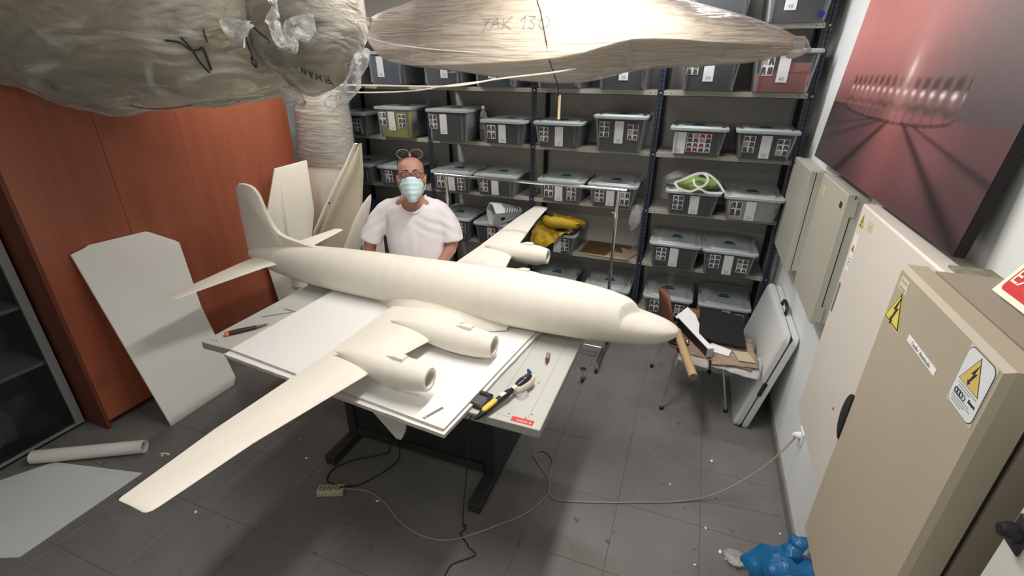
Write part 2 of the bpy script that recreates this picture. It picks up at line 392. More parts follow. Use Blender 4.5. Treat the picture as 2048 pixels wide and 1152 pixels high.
# ================================================================== STORAGE BINS
def tub_mesh(H):
    m_ = MB(); D = .47
    def ring(t, ins): 
        w_ = lerp(.168, .192, t)-ins; return rrect(-w_, w_, lerp(.012, -.004, t)+ins, D+.01*t-ins, .03, 4)
    R = [(0, .012, 0), (.004, .002, .01), (.5, 0, .5), (.93, 0, .93), (.93, -.008, .93), (1, -.008, 1), (1, .002, 1), (.6, .002, .6), (.02, .004, .02)]
    m_.loft([[(x, y, max(z*H, .0)+.0) for x, y in ring(t_, ins)] for t_, ins, z in R])
    # moulded ribs down the corners of the front
    for sx in (-1, 1):
        m_.box((sx*.15-.006, -.004, .02), (sx*.15+.006, .012, H*.9))
    return m_
def lid_mesh(H):
    m_ = MB(); D = .48
    def R(ins, z, r=.035): return [(x, y, H+z) for x, y in rrect(-.207+ins, .207-ins, -.02+ins, D+.012-ins, r, 4)]
    m_.loft([R(.004, -.016), R(0, -.012), R(0, .004), R(.006, .010), R(.022, .010), R(.028, .004), R(.05, .004), R(.058, .013), R(.09, .013), R(.1, .009)])
    return m_
BM = {}
def shared(key, fn, mats, smooth=True):
    if key not in BM:
        m_ = fn(); me = bpy.data.meshes.new(key); me.from_pydata([tuple(v) for v in m_.v], [], m_.f)
        ms = mats if isinstance(mats, list) else [mats]
        for x in ms: me.materials.append(x)
        if len(ms) > 1:
            for p, k in zip(me.polygons, m_.mi): p.material_index = k
        bm = bmesh.new(); bm.from_mesh(me); bmesh.ops.recalc_face_normals(bm, faces=bm.faces); bm.to_mesh(me); bm.free()
        if smooth: me.polygons.foreach_set('use_smooth', [True]*len(me.polygons)); me.set_sharp_from_angle(angle=math.radians(38))
        BM[key] = me
    return BM[key]
def child(name, me, par, loc=(0, 0, 0)):
    o = bpy.data.objects.new(name, me); COL.objects.link(o); o.parent = par; o.location = loc; return o
def content_mesh(H, frac, seed, front=.0):
    m_ = MB(); rings = []; top = H*frac
    for t_ in (0, .03, .25, .5, .75, .93, 1.0, 1.02):
        w_ = lerp(.160, .184, t_*frac) - (.0 if t_ < .95 else .03 if t_ < 1.01 else .09); ring = []
        ins = .0 if t_ < .95 else .03 if t_ < 1.01 else .1
        for x, y in rrect(-w_, w_, lerp(.022, .012, t_*frac)+ins, .46-ins, .03, 5):
            n_ = noise.noise(Vector((x*12+seed, y*12, t_*5)))
            n2 = noise.noise(Vector((x*9, y*9+seed, 3)))
            s_ = 1-.05*abs(n_)
            ring.append((x*s_, .24+(y-.24)*s_, .006+top*min(t_, 1)+(n2*.03 if t_ > .9 else 0)))
        rings.append(ring)
    return m_.loft(rings)
CONT = {'navy': (.018, .02, .03), 'charcoal': (.035, .037, .04), 'yellow': (.80, .76, .16), 'white': (.85, .82, .78), 'red': (.70, .20, .15), 'slate': (.06, .07, .09), 'plum': (.06, .035, .045), 'blue': (.03, .045, .09), 'grey': (.09, .10, .10)}
def sheet(kind, seed):
    rnd = random.Random(seed); m_ = MB()
    cols, rows = ((2, 3) if seed % 3 else (2, 2)) if kind != 'wide' else (4, 4)
    w_, h_ = (.078, .115) if kind != 'wide' else (.17, .135)
    m_.use(0).box((-w_/2, -.0006, 0), (w_/2, 0, h_))
    cw, ch = w_/cols, h_/rows
    for i in range(cols):
        for j in range(rows):
            x, z = -w_/2+cw*(i+.5), ch*(j+.5); a, b_ = cw*rnd.uniform(.40, .46), ch*rnd.uniform(.38, .46); k = 1
            if kind == 'wide' and rnd.random() < .5: k = 2
            if rnd.random() < .1: k = 3
            q = [(-a, -b_), (a, -b_), (a*rnd.uniform(.6, 1), b_), (-a*rnd.uniform(.6, 1), b_)] if rnd.random() < .5 else [(-a, -b_), (-a*.3, -b_), (0, -b_*.2), (a*.3, -b_), (a, -b_), (a*.7, b_*.8), (0, b_), (-a*.7, b_*.8)]
            m_.use(k).prism(q, (x, -.0006, z), (1, 0, 0), (0, 0, 1), .0004)
    return m_
def make_bin(num, cx, row, H, content='charcoal', fy=3.91, frac=.85, card=0, sheets=(-.1,), label=None, rot=0, gray=.0, text=True, cardw=.068, cardh=None):
    cardh = cardh or min(.165, H*.80)
    t = thing('storage_bin', (cx, fy, ST[row]+.0005), label, 'storage bin', 'clear storage bins on the shelving rack')
    t.rotation_euler.z = math.radians(rot)
    tub = child('tub', shared('tub%.3f' % H, lambda: tub_mesh(H), tubm), t)
    lid = child('lid', shared('lid%.3f' % H, lambda: lid_mesh(H), lidm), t)
    child('catch', shared('catch', lambda: MB().box((-.045, -.012, 0), (.045, .012, .004)).box((-.03, .03, 0), (.03, .045, .006)), lidbm, False), lid, (0, .2, H+.010))
    def clip():
        return MB().loft([[(a-.004, y, z) for a, y, z in ((0, -.05, -.03), (.012, -.045, -.03), (.012, .045, -.03), (0, .05, -.03))], [(a, y, z) for a, y, z in ((0, -.06, 0), (.012, -.055, 0), (.012, .055, 0), (0, .06, 0))], [(a-.012, y, z) for a, y, z in ((0, -.05, .016), (.012, -.045, .016), (.012, .045, .016), (0, .05, .016))]])
    me = shared('clip', clip, lidbm)
    c1 = child('side_clip', me, lid, (.200, .23, H-.006)); c2 = child('side_clip', me, lid, (-.200, .23, H-.006)); c2.rotation_euler.z = math.pi
    cm = mat('contents_'+content, CONT[content], .85, var=.2 if content in ('white', 'yellow', 'red') else .55, vscale=9, bump=.4, bscale=18, detail=5)
    key = 'cont%.3f%.2f%s%d' % (H, frac, content, (num or 1) % 4)
    child('contents', shared(key, lambda: content_mesh(H, frac, (num or 1) % 4*3.1), cm), t)
    if content == 'navy' or content == 'slate':
        pass
    zc = H*.93-cardh-.012
    def fyy(z): return lerp(.012, -.004, z/H)-.0012
    tilt = math.atan2(.016, H)
    if card is not None:
        c = child('number_card', shared('card%.3f%.3f' % (cardw, cardh), lambda: MB().box((-cardw/2, -.0008, 0), (cardw/2, 0, cardh)), tagm, False), t, (card, fyy(zc)-.0005, zc)); c.rotation_euler.x = tilt
        if text and num:
            v, f = text_mesh(str(num), .034, .0002); m_ = MB().add([(a, -.0012-z_, b_) for a, b_, z_ in v], f)
            me = bpy.data.meshes.new('printed_number'); me.from_pydata(m_.v, [], m_.f); me.materials.append(inkg); child('printed_number', me, c, (0, 0, .02))
    for k, s in enumerate(sheets):
        kind = 'n'
        if isinstance(s, tuple): s, kind = s
        hh = .135 if kind == 'wide' else .115
        z_ = H*.9-hh-.012*(k % 2)-.012
        c = child('photo_sheet', shared('sheet%s%d' % (kind, ((num or 3)*2+k) % 7), lambda: sheet(kind, ((num or 3)*2+k) % 7), [tagm, printd, printr, printk], False), t, (s, fyy(z_)-.0005, z_)); c.rotation_euler.x = tilt
    return t
TALL, SHORT, MID = .262, .178, .212
B = []
def nb(num, *a, extra='', **k):
    lab = 'clear lidded storage bin numbered %d' % num + (' '+extra if extra else '')
    return make_bin(num, *a, label=lab, **k)
nb(40, 2.79, 1, TALL, 'red', frac=.5, card=-.01, sheets=(-.11,), extra='holding a salmon red box, top right corner')
nb(39, 2.325, 1, TALL, 'navy', card=-.01, sheets=(-.12,), extra='with navy contents on the upper shelf')
nb(38, 1.715, 1, TALL, 'charcoal', card=.01, sheets=(-.1,), extra='under the hanging wrapped wing tip')
nb(37, 1.22, 1, TALL, 'slate', card=0, sheets=(-.11,), extra='behind the lowest bulge of the wrapped model')
nb(36, .68, 1, TALL, 'blue', card=-.02, sheets=(), extra='half hidden behind the wrapped model underside')
nb(35, .2, 1, TALL, 'slate', card=.02, sheets=(.09,), extra='behind the white ropes on the upper shelf')
nb(34, -.36, 1, TALL, 'blue', card=-.05, sheets=(), extra='with tan scraps and dark blue contents')
nb(33, -.82, 1, TALL, 'slate', card=0, sheets=(), extra='behind the edge of the left wrapped model')
nb(32, 2.775, 2, SHORT+.02, 'navy', card=.0, sheets=(-.11, .11), extra='with two photo sheets and yellow cloth at its left')
nb(31, 2.315, 2, SHORT+.02, 'charcoal', card=-.125, cardw=.085, sheets=((.01, 'wide'),), extra='with white cards and red photo grids across its front')
nb(30, 1.735, 2, TALL, 'charcoal', fy=3.88, frac=.9, card=0, sheets=(-.115, .105), extra='below the wrapped wing, small plastic bag inside')
nb(29, 1.23, 2, SHORT+.015, 'charcoal', card=.02, sheets=(-.11,), extra='right behind the hanging wooden stick')
nb(28, .75, 2, SHORT+.01, 'charcoal', card=.0, sheets=(-.1,), extra='beside the clear water bottle')
nb(27, .25, 2, TALL, 'charcoal', fy=3.86, card=-.03, sheets=(-.13,), extra='with a tan scrap inside, left of the bottle')
nb(26, -.32, 2, TALL, 'yellow', frac=.93, card=-.02, sheets=(-.12, .09), extra='stuffed with yellow fabric')
nb(25, -.83, 2, SHORT+.02, 'navy', card=0, sheets=(-.11, .1), extra='next to the yellow filled bin')
nb(24, 2.775, 3, SHORT+.005, 'white', fy=3.88, frac=.95, card=-.01, sheets=(-.11,), extra='filled with white paper, right of the green bag')
nb(23, 2.345, 3, SHORT+.005, 'navy', card=.02, sheets=(-.1,), extra='carrying the green and white bag')
nb(22, 1.72, 3, SHORT+.005, 'plum', card=-.01, sheets=(-.1, .11), extra='behind the right corner of the chrome rail')
nb(21, 1.28, 3, SHORT+.005, 'slate', card=-.01, sheets=(-.1, .1), extra='above the yellow jacket')
nb(20, .68, 3, SHORT, 'navy', card=.0, sheets=(-.11,), extra='behind the middle of the chrome rail')
nb(19, .235, 3, SHORT, 'plum', card=.01, sheets=(-.1, .11), extra="behind the chrome rail end near the man's shoulder")
nb(18, -.36, 3, SHORT, 'plum', card=.1, sheets=(-.07,), extra="right behind the man's head")
nb(17, -.83, 3, SHORT, 'grey', card=-.12, sheets=(), extra='between the pointed foam wing and the man')
nb(16, 2.69, 4, MID, 'charcoal', fy=3.89, card=.0, sheets=(-.1, .105), extra='above the folded plastic table')
nb(15, 2.275, 4, MID, 'charcoal', card=-.0, sheets=(-.1,), extra='just right of the bare cardboard shelf')
nb(13, 1.24, 4, SHORT, 'plum', card=.04, sheets=(.11,), extra='under the yellow jacket')
nb(12, .66, 4, SHORT+.02, 'charcoal', card=.09, sheets=(-.02,), extra='under the open white paper bag')
nb(11, .215, 4, SHORT+.035, 'navy', card=None, sheets=(.12,), extra="with a small figure print at the man's elbow")
nb(10, -.36, 4, SHORT+.02, 'plum', card=0, sheets=(), extra='behind the man at chest height')
nb(8, 2.735, 5, SHORT, 'charcoal', card=.02, sheets=(-.1, .12), extra='on the bottom shelf behind the black folder')
nb(7, 2.28, 5, SHORT, 'plum', card=.0, sheets=(-.1, .11), extra='on the bottom shelf behind the model nose')
nb(6, 1.75, 5, SHORT, 'charcoal', card=0, sheets=(), extra='on the dark bottom shelf above the rail foot')
nb(5, 1.24, 5, SHORT, 'plum', card=0, sheets=(), extra='on the bottom shelf behind the far engine')
# top row, seen above the wrapped wing
nb(48, 2.79, 0, TALL, 'grey', card=-.05, sheets=(), extra='on the topmost shelf with a round blue sticker')
nb(47, 2.32, 0, TALL, 'grey', card=None, sheets=(), extra='on the topmost shelf left of the blue sticker bin')
tagged('blue_sticker', MB().prism([(.018*math.cos(a), .018*math.sin(a)) for a in [k*math.pi/8 for k in range(16)]], (2.925, 3.907, 2.51), (1, 0, 0), (0, 0, 1), .002), mat('sticker_blue', (.01, .02, .22), .4), 'round dark blue sticker on the topmost right bin', 'sticker')
tagged('salmon_box', MB().box((2.81, 3.98, 2.165), (2.95, 4.2, 2.235)), mat('salmon_card', (.62, .20, .14), .6), 'salmon red box inside the bin numbered 40', 'box')

# ================================================================== items on the rack
def blob(c, r, seed, amp=.3, freq=5, nu=28, nv=18, flat=None):
    m_ = MB(); c = Vector(c); m_.ell((0, 0, 0), r, nu, nv)
    out = []
    for v in m_.v:
        v = Vector(v); n_ = noise.noise(v*freq+Vector((seed, 0, 0)))+.5*noise.noise(v*freq*2.3+Vector((0, seed, 0))); rid = abs(noise.noise(v*freq*1.3+Vector((0, 0, seed))))
        v = v*(1+amp*n_-amp*.6*rid)
        if flat is not None and v.z < flat: v.z = flat
        out.append(tuple(c+v))
    m_.v = out; return m_
bottle = thing('water_bottle', (.505, 4.08, ST[2]), 'clear plastic water bottle left of the bin numbered 28', 'bottle')
bx, by, bz = .505, 4.08, ST[2]
prof = [(0, .03), (.01, .036), (.08, .036), (.1, .033), (.14, .036), (.2, .036), (.24, .026), (.26, .013), (.275, .013)]
m_ = MB(); m_.loft([[(bx+r*math.cos(a), by+r*math.sin(a), bz+.0005+z) for a in [k*math.pi/8 for k in range(16)]] for z, r in prof]); part('bottle_body', m_, bagfilm, bottle, smooth=True)
m_ = MB(); m_.tube([(bx, by, bz+.276), (bx, by, bz+.295)], .015, 12); part('cap', m_, paper, bottle, smooth=True)
m_ = MB(); m_.tube([(bx, by, bz+.10), (bx, by, bz+.14)], .0372, 16, cap=False); part('bottle_label', m_, mat('label_pink', (.5, .42, .42), .6), bottle, smooth=True)
# yellow jacket draped over bin 13
yj = mat('jacket_yellow', (.55, .36, .02), .75, bump=.35, bscale=16, var=.3, vscale=9)
t = thing('yellow_jacket', (1.24, 3.95, .86), 'yellow jacket draped over the bin numbered 13', 'jacket')
def drape(u, v):
    pth = [(4.25, .885), (4.05, .90), (3.92, .90), (3.875, .87), (3.85, .80), (3.84, .72), (3.835, .66), (3.845, .60)]
    s = v*(len(pth)-1); k = min(int(s), len(pth)-2); f = s-k; y = lerp(pth[k][0], pth[k+1][0], f); z = lerp(pth[k][1], pth[k+1][1], f)
    x = lerp(1.09, lerp(1.43, 1.18, min(1, max(0, (v-.35)*2.2))), u)-.06*v
    n_ = noise.noise(Vector((x*14, v*2.5, 0)))
    n2 = noise.noise(Vector((x*38+v*5, v*3, 9)))
    return (x+.012*n2, y-abs(n_)*.05*(.4+v)-abs(n2)*.018, z+.03*noise.noise(Vector((x*10, v*7, 5)))+.012*noise.noise(Vector((x*30, v*20, 2)))+.01)
part('jacket_body', MB().grid(drape, 60, 60), yj, t, smooth=True, solid=.006)
part('sleeve', blob((1.30, 3.98, .955), (.17, .12, .05), 3, .5, 13, 48, 28), yj, t, smooth=True)
m_ = MB()
m_.tube(smoothpts([(1.12, 4.1, .93), (1.15, 3.95, .97), (1.21, 3.9, .96), (1.3, 3.9, .965), (1.41, 3.95, .94), (1.44, 4.05, .92)]), [.02+.03*math.sin(math.pi*k/30) for k in range(31)], 10)
part('hood_fold', m_, yj, t, smooth=True)
tagged('black_bag', blob((1.33, 3.955, .893), (.11, .09, .028), 8, .3, 9), blk, 'small black bag under the yellow jacket collar', 'bag', smooth=True)
# white paper bag lying open towards the room
t = thing('paper_bag', (.66, 3.9, .87), 'open white paper bag with dark zigzag print lying on a bin', 'bag')
mo = Vector((.66, 3.86, .985)); ax_ = Vector((.45, .5, -.03)).normalized(); su = Vector((.70, -.62, 0)).normalized(); up_ = Vector((.05, .03, 1)).normalized()
hexo = [(-.10, .02), (-.04, .10), (.03, .095), (.10, .03), (.03, -.105), (-.04, -.10)]
def hexr(d, s): return [mo+ax_*d+su*(a*s)+up_*(b_*s) for a, b_ in hexo]
m_ = MB().loft([hexr(.30, .45), hexr(.1, .9), hexr(0, 1), hexr(0, .9), hexr(.1, .8), hexr(.24, .5)])
part('bag_body', m_, mat('bag_paper', (.62, .64, .66), .6), t)
m_ = MB()
for k in range(6):
    a = hexr(.10+k*.028, .92-k*.06); p, q, r = a[3], (a[2]+a[3])/2, a[2]
    m_.tube([p+Vector((.004, -.004, 0)), (p+r)/2+ax_*.018+Vector((.006, -.004, .006)), r+Vector((.0, -.004, .004))], .004, 5)
part('zigzag_print', m_, inkm, t)
part('bag_filling', blob(mo+ax_*.1, (.065, .07, .065), 2, .2, 9), mat('navy_cloth', (.015, .018, .035), .8), t, smooth=True)
m_ = MB().tube([(.27, 3.93, ST[4]+.235), (.38, 3.90, ST[4]+.235)], .005, 6)
tagged('chrome_hook', m_, chrome, 'small pale rod lying on the bin lid beside the rail post', 'rod', smooth=True)
# green bag
t = thing('green_bag', (2.34, 3.95, 1.345), 'crumpled green shopping bag with white handles on a bin lid', 'bag')
gr = mat('bag_green', (.26, .38, .10), .7, bump=.4, bscale=14, var=.5, vscale=14)
wh = mat('bag_trim_white', (.62, .64, .60), .7)
part('bag_body', blob((2.385, 3.985, 1.385), (.165, .13, .06), 4, .35, 7, flat=-.045), gr, t, smooth=True)
m_ = MB()
def band(pts, w_=.016, th=.003):
    P = smoothpts(pts, 5); L_ = []
    rings = []
    for i, p in enumerate(P):
        tt = (P[min(i+1, len(P)-1)]-P[max(i-1, 0)]).normalized(); s_ = tt.cross(Vector((0, -1, .3))).normalized(); n_ = tt.cross(s_).normalized()
        rings.append([p+s_*w_/2+n_*th/2, p+s_*w_/2-n_*th/2, p-s_*w_/2-n_*th/2, p-s_*w_/2+n_*th/2])
    return rings
m_.loft(band([(2.33, 3.86, 1.44), (2.345, 3.84, 1.40), (2.38, 3.83, 1.385), (2.42, 3.83, 1.41), (2.43, 3.85, 1.455), (2.39, 3.87, 1.48), (2.34, 3.87, 1.46)]))
m_.loft(band([(2.20, 3.86, 1.40), (2.26, 3.85, 1.43), (2.34, 3.86, 1.475), (2.42, 3.87, 1.48), (2.50, 3.86, 1.43), (2.56, 3.84, 1.36)]))
m_.loft(band([(2.20, 3.85, 1.40), (2.24, 3.83, 1.365), (2.32, 3.82, 1.35), (2.38, 3.82, 1.375), (2.45, 3.83, 1.35), (2.55, 3.84, 1.355)]))
part('handle', m_, wh, t, smooth=True)
tagged('grey_plastic_bag', blob((2.22, 4.06, 1.40), (.11, .12, .055), 9, .3, 9, flat=-.04), bagfilm, 'crinkled clear plastic bag behind the green bag', 'bag', smooth=True)
# hanging clear bag with a small bottle at post A
t = thing('hanging_bag', (1.93, 3.97, 1.15), 'clear plastic bag hanging from the shelf edge by the post', 'bag')
m_ = MB(); m_.tube(smoothpts([(1.935, 3.975, 1.17), (1.93, 3.96, 1.12), (1.925, 3.955, 1.05), (1.915, 3.955, .98), (1.91, 3.955, .955)], 4), [.012, .02, .026, .034, .040, .044, .048, .05, .048, .045, .042, .038, .03, .022, .018, .012, .008], 10)
m_.v = [tuple(Vector(v)+Vector(noise.noise_vector(Vector(v)*30))*.01) for v in m_.v]
part('bag_film', m_, bagfilm, t, smooth=True)
part('bag_tip', MB().ell((1.91, 3.955, .965), (.015, .015, .018)), paper, t, smooth=True)
# cardboard on the free shelf place 14
kraft = mat('kraft_card', (.20, .105, .055), .8, var=.2, vscale=12)
R_ = Matrix.Rotation(math.radians(-3), 3, 'Z')
tagged('brown_card_sheet', MB().box((1.47, 4.0, ST[4]+.001), (1.88, 4.36, ST[4]+.006), R_), kraft, 'brown cardboard sheet lying on the bare shelf', 'cardboard')
tagged('cream_card_sheet', MB().prism([(0, 0), (.2, -.02), (.27, .2), (.1, .28), (.14, .13), (.03, .15)], (1.70, 3.99, ST[4]+.0065), (1, 0, 0), (0, 1, 0), .003), mat('cream_card', (.5, .42, .30), .8), 'cream card offcut on the brown cardboard sheet', 'cardboard')
tagged('thin_cream_strip', MB().box((1.44, 3.985, ST[4]+.001), (1.88, 3.995, ST[4]+.009), R_), mat('cream_card', (.5, .42, .30), .8), 'cream foam strip along the bare shelf edge', 'strip')
tagged('blue_cloth_bundle', blob((-.80, 4.12, .80), (.16, .14, .12), 6, .3, 6), mat('royal_blue_cloth', (.02, .05, .16), .85), 'dark blue cloth bundle between foam wing and the man', 'cloth', smooth=True)
tagged('folded_papers', MB().box((-.2, 3.99, ST[4]+.001), (.0, 4.3, ST[4]+.03)), paper, "stack of papers on the shelf at the man's left side", 'papers')

# ================================================================== CHROME GARMENT RAIL
t = thing('garment_rail', (1.85, 3.4, 0), 'chrome garment rail on castors in front of the shelving', 'clothes rail')
RY = 3.42
part('top_rail', MB().tube([(.36, RY, 1.404), (1.90, RY, 1.404)], .0125, 12), chrome, t, smooth=True)
for x in (.46, 1.845):
    s = part('upright', MB().tube([(x, RY, .09), (x, RY, 1.392)], .012, 12), chrome, t, smooth=True)
    part('coupling', MB().tube([(x, RY, 1.20), (x, RY, 1.24)], .016, 12).tube([(x-.035, RY, 1.235), (x-.016, RY, 1.235)], .006, 8), chrome, s, smooth=True)
    part('foot_bar', MB().tube([(x, RY-.25, .085), (x, RY+.25, .085)], .012, 10), chrome, t, smooth=True)
    for y in (RY-.24, RY+.24):
        c = part('castor', MB().tube([(x, y, .055), (x, y, .085)], .009, 8).box((x-.012, y-.012, .03), (x+.012, y+.012, .058)), chrome, t)
        part('wheel', MB().tube([(x-.009, y, .026), (x+.009, y, .026)], .0255, 14), blk, c, smooth=True)
part('lower_bar', MB().tube([(.472, RY, .085), (1.833, RY, .085)], .011, 10), chrome, t, smooth=True)
# loose castor foot seen under the nose
t = thing('spare_castor', (1.80, 3.0, 0), 'small chrome castor foot on the floor below the model nose', 'castor')
cx, cy = 1.775, 3.47
cx, cy = 1.77, 3.02
part('stem', MB().tube([(cx, cy, .05), (cx, cy, .11)], .012, 10).tube([(cx, cy, .108), (cx, cy, .118)], .024, 12), chrome, t, smooth=True)
part('wheel', MB().tube([(cx-.01, cy, .025), (cx+.01, cy, .025)], .0245, 14).box((cx-.014, cy-.008, .02), (cx+.014, cy+.008, .05)), blk2, t, smooth=True)

# ================================================================== TABLE
FR = BENCH
t = table = thing('work_table', (.85, 2.1, 0), 'large grey laminate work table on dark steel legs', 'table')
part('tabletop', MB().box((-.175, 1.572, .696), (1.864, 2.62, .74), bev=.002), tablem, t)
part('edge_band', MB().box((-.177, 1.5695, .6965), (1.866, 1.572, .7385)).box((1.864, 1.572, .6965), (1.8665, 2.62, .7385)).box((-.1775, 1.572, .6965), (-.175, 2.62, .7385)), tabedge, t)
m_ = MB().use(0)
gro = mat('groove_grey', (.33, .33, .30), .6)
m_.box((1.62, 1.60, .7401), (1.623, 2.55, .7404)).box((1.79, 1.60, .7401), (1.7925, 2.55, .7404)).box((1.52, 1.605, .7401), (1.79, 1.6075, .7404))
part('scored_line', m_, gro, t)
m_ = MB()
for x, y in ((-.135, 1.605), (-.11, 1.61), (1.80, 1.66), (1.755, 1.90), (1.70, 1.625), (1.78, 1.625)):
    m_.prism([(.0045*math.cos(a), .0035*math.sin(a)) for a in [k*math.pi/4 for k in range(8)]], (x, y, .7401), (1, 0, 0), (0, 1, 0), .0004)
part('drill_mark', m_, inkm, t)['kind'] = 'stuff'
FR = None
for x in (.545, 1.495):
    l = part('leg', MB().box((x-.03, 1.86, .06), (x+.03, 2.14, .75)), darkst, t)
    part('foot', MB().box((x-.035, 1.635, .0), (x+.035, 2.36, .062), bev=.004), darkst, l)
    part('top_bracket', MB().box((x-.03, 1.54, .75), (x+.03, 2.38, .7915)), darkst, l)
part('modesty_panel', MB().box((.581, 1.872, .12), (1.459, 1.888, .75)), darkst, t)
part('cross_beam', MB().box((.581, 1.86, .062), (1.459, 1.90, .12)), darkst, t)
FR = BENCH
# red sticker with white print
t2 = thing('red_label', (1.77, 1.60, .7405), 'red adhesive label on the front right corner of the table', 'label')
R_ = Matrix.Rotation(math.radians(0), 3, 'Z')
part('label_base', MB().box((1.722, 1.585, .7405), (1.826, 1.617, .7412)), mat('label_red', (.62, .06, .07), .5), t2)
m_ = MB()
for k in range(11):
    x = 1.748+k*.0065
    if k == 8: continue
    m_.box((x, 1.594, .7412), (x+.0045, 1.599+(.004 if k % 3 == 0 else .001), .7415))
part('printed_line', m_, mat('label_pale', (.8, .6, .55), .5), t2)['kind'] = 'stuff'
# foam boards on the table
def slab(name, P, z0, z1, mats, label, cat, jag=0):
    m_ = MB(); Q = []
    for a, b_ in zip(P, P[1:]+P[:1]):
        n_ = max(1, int((Vector(a)-Vector(b_)).length/.05)) if jag else 1
        for k in range(n_):
            t_ = k/n_; p = Vector(a).lerp(Vector(b_), t_)
            j = noise.noise(Vector((p.x*17, p.y*17, z0*50)))*jag if k else 0
            Q.append((p.x+j, p.y+j))
    m_.use(0).loft([[(x, y, z1-.0006) for x, y in Q], [(x, y, z1) for x, y in Q]]); m_.use(1).loft([[(x, y, z0) for x, y in Q], [(x, y, z1-.0006) for x, y in Q]], cap=True)
    return tag(part(name, m_, mats, None), label, cat)
slab('lower_foam_board', [(.085, 1.50), (1.50, 1.375), (1.645, 2.58), (.085, 2.61)], .7405, .760, [boardw, mat('edge_grey', (.62, .58, .52), .8, var=.15, vscale=30)], 'lower white foam board lying on the table', 'board', jag=.004)
slab('upper_foam_board', [(.10, 1.535), (1.490, 1.392), (1.622, 2.56), (.11, 2.60)], .7606, .775, [boardw, mat('edge_grey', (.62, .58, .52), .8, var=.15, vscale=30)], 'upper white foam board directly under the cream model aircraft', 'board')
# foam wedge hanging below the boards
FR = None
tagged('foam_wedge', MB().prism([(.86, .7905), (1.19, .7905), (1.159, .565), (1.142, .482), (1.119, .431), (1.092, .432), (.98, .549), (.87, .66)][::-1], (0, 1.60, 0), (1, 0, 0), (0, 0, 1), .02), foam2, 'pale foam wedge hanging below the boards by the table leg', 'foam piece')
FR = BENCH

# ================================================================== TOOLS ON THE TABLE
TZ = .7405
# rotary sander
t = thing('detail_sander', (1.65, 1.75, TZ), 'black and yellow electric detail sander with cream head', 'sander')
a_ = Vector((1.584, 1.527, TZ)); b_ = Vector((1.722, 1.872, TZ)); dv = (b_-a_).normalized(); sd = Vector((dv.y, -dv.x, 0)); up_ = Vector((0, 0, 1))
def SP(s, u, z): return a_+dv*s+sd*u+up_*z
def body(prof, n=14, sq=2.6):
    m_ = MB(); rings = []
    for s, w_, zc, hh in prof:
        ring = []
        for k in range(n):
            q = 2*math.pi*k/n; c, s2 = math.cos(q), math.sin(q)
            ring.append(SP(s, w_*math.copysign(abs(c)**(2/sq), c), zc+hh*math.copysign(abs(s2)**(2/sq), s2)))
        rings.append(ring)
    return m_.loft(rings)
part('handle_body', body([(-.005, .005, .016, .005), (.0, .009, .017, .009), (.05, .017, .025, .016), (.09, .017, .03, .017), (.15, .016, .036, .016), (.19, .018, .040, .017), (.215, .015, .042, .014), (.235, .011, .044, .011)]), blk, t, smooth=True)
part('yellow_grip', body([(.035, .006, .034, .006), (.045, .0135, .036, .011), (.08, .0145, .041, .0115), (.115, .0135, .046, .011), (.125, .006, .046, .006)]), mat('grip_yellow', (.80, .58, .07), .45), t, smooth=True)
part('switch_plate', MB().loft([[SP(s, u, z) for s, u in ((.15, -.009), (.185, -.009), (.185, .009), (.15, .009))] for z in (.045, .0565)]), mat('grip_white', (.7, .72, .66), .4), t)
part('neck', body([(.228, .006, .045, .006), (.24, .013, .045, .012), (.262, .012, .045, .012), (.27, .008, .045, .009)]), mat('grip_white', (.7, .72, .66), .4), t, smooth=True)
part('motor_cap', body([(.262, .010, .050, .008), (.275, .018, .052, .012), (.31, .023, .056, .014), (.345, .021, .058, .014), (.368, .011, .058, .009)], sq=2.2), mat('cap_navy', (.012, .016, .035), .3), t, smooth=True)
part('cap_ring', MB().tube([SP(.325+.011*math.cos(q), .010*math.sin(q), .0705) for q in [k*math.pi/8 for k in range(17)]], .0012, 5), chrome, t, smooth=True)
part('sander_head', body([(.25, .015, .026, .018), (.265, .028, .030, .024), (.31, .035, .032, .027), (.355, .033, .034, .027), (.385, .017, .036, .018)], sq=2.3), mat('head_cream', (.66, .60, .50), .5), t, smooth=True)
part('dust_guard', MB().loft([[SP(s, u, z) for s, u in ((.24, .02), (.30, .035), (.29, .055), (.245, .05))] for z in (.002, .02)]), bagfilm, t)
part('wire_stand', MB().tube([SP(.235, -.012, .035), SP(.245, -.045, .004), SP(.27, -.02, .03)], .0012, 5), steelm, t)
cu = smoothpts([bench(SP(-.003, 0, .014)), bench((1.576, 1.523, .748)), bench((1.567, 1.535, .742)), (1.585, 1.455, .80), (1.565, 1.44, .5), (1.53, 1.46, .25), (1.50, 1.50, .06), (1.485, 1.55, .006), (1.497, 1.524, .005), (1.49, 1.49, .005), (1.547, 1.451, .005), (1.555, 1.44, .005), (1.607, 1.411, .005), (1.525, 1.329, .005), (1.517, 1.267, .005), (1.50, 1.12, .005)], 6)
FR = None
part('power_cord', MB().tube(cu, .0028, 7), blk, t, smooth=True)
FR = BENCH
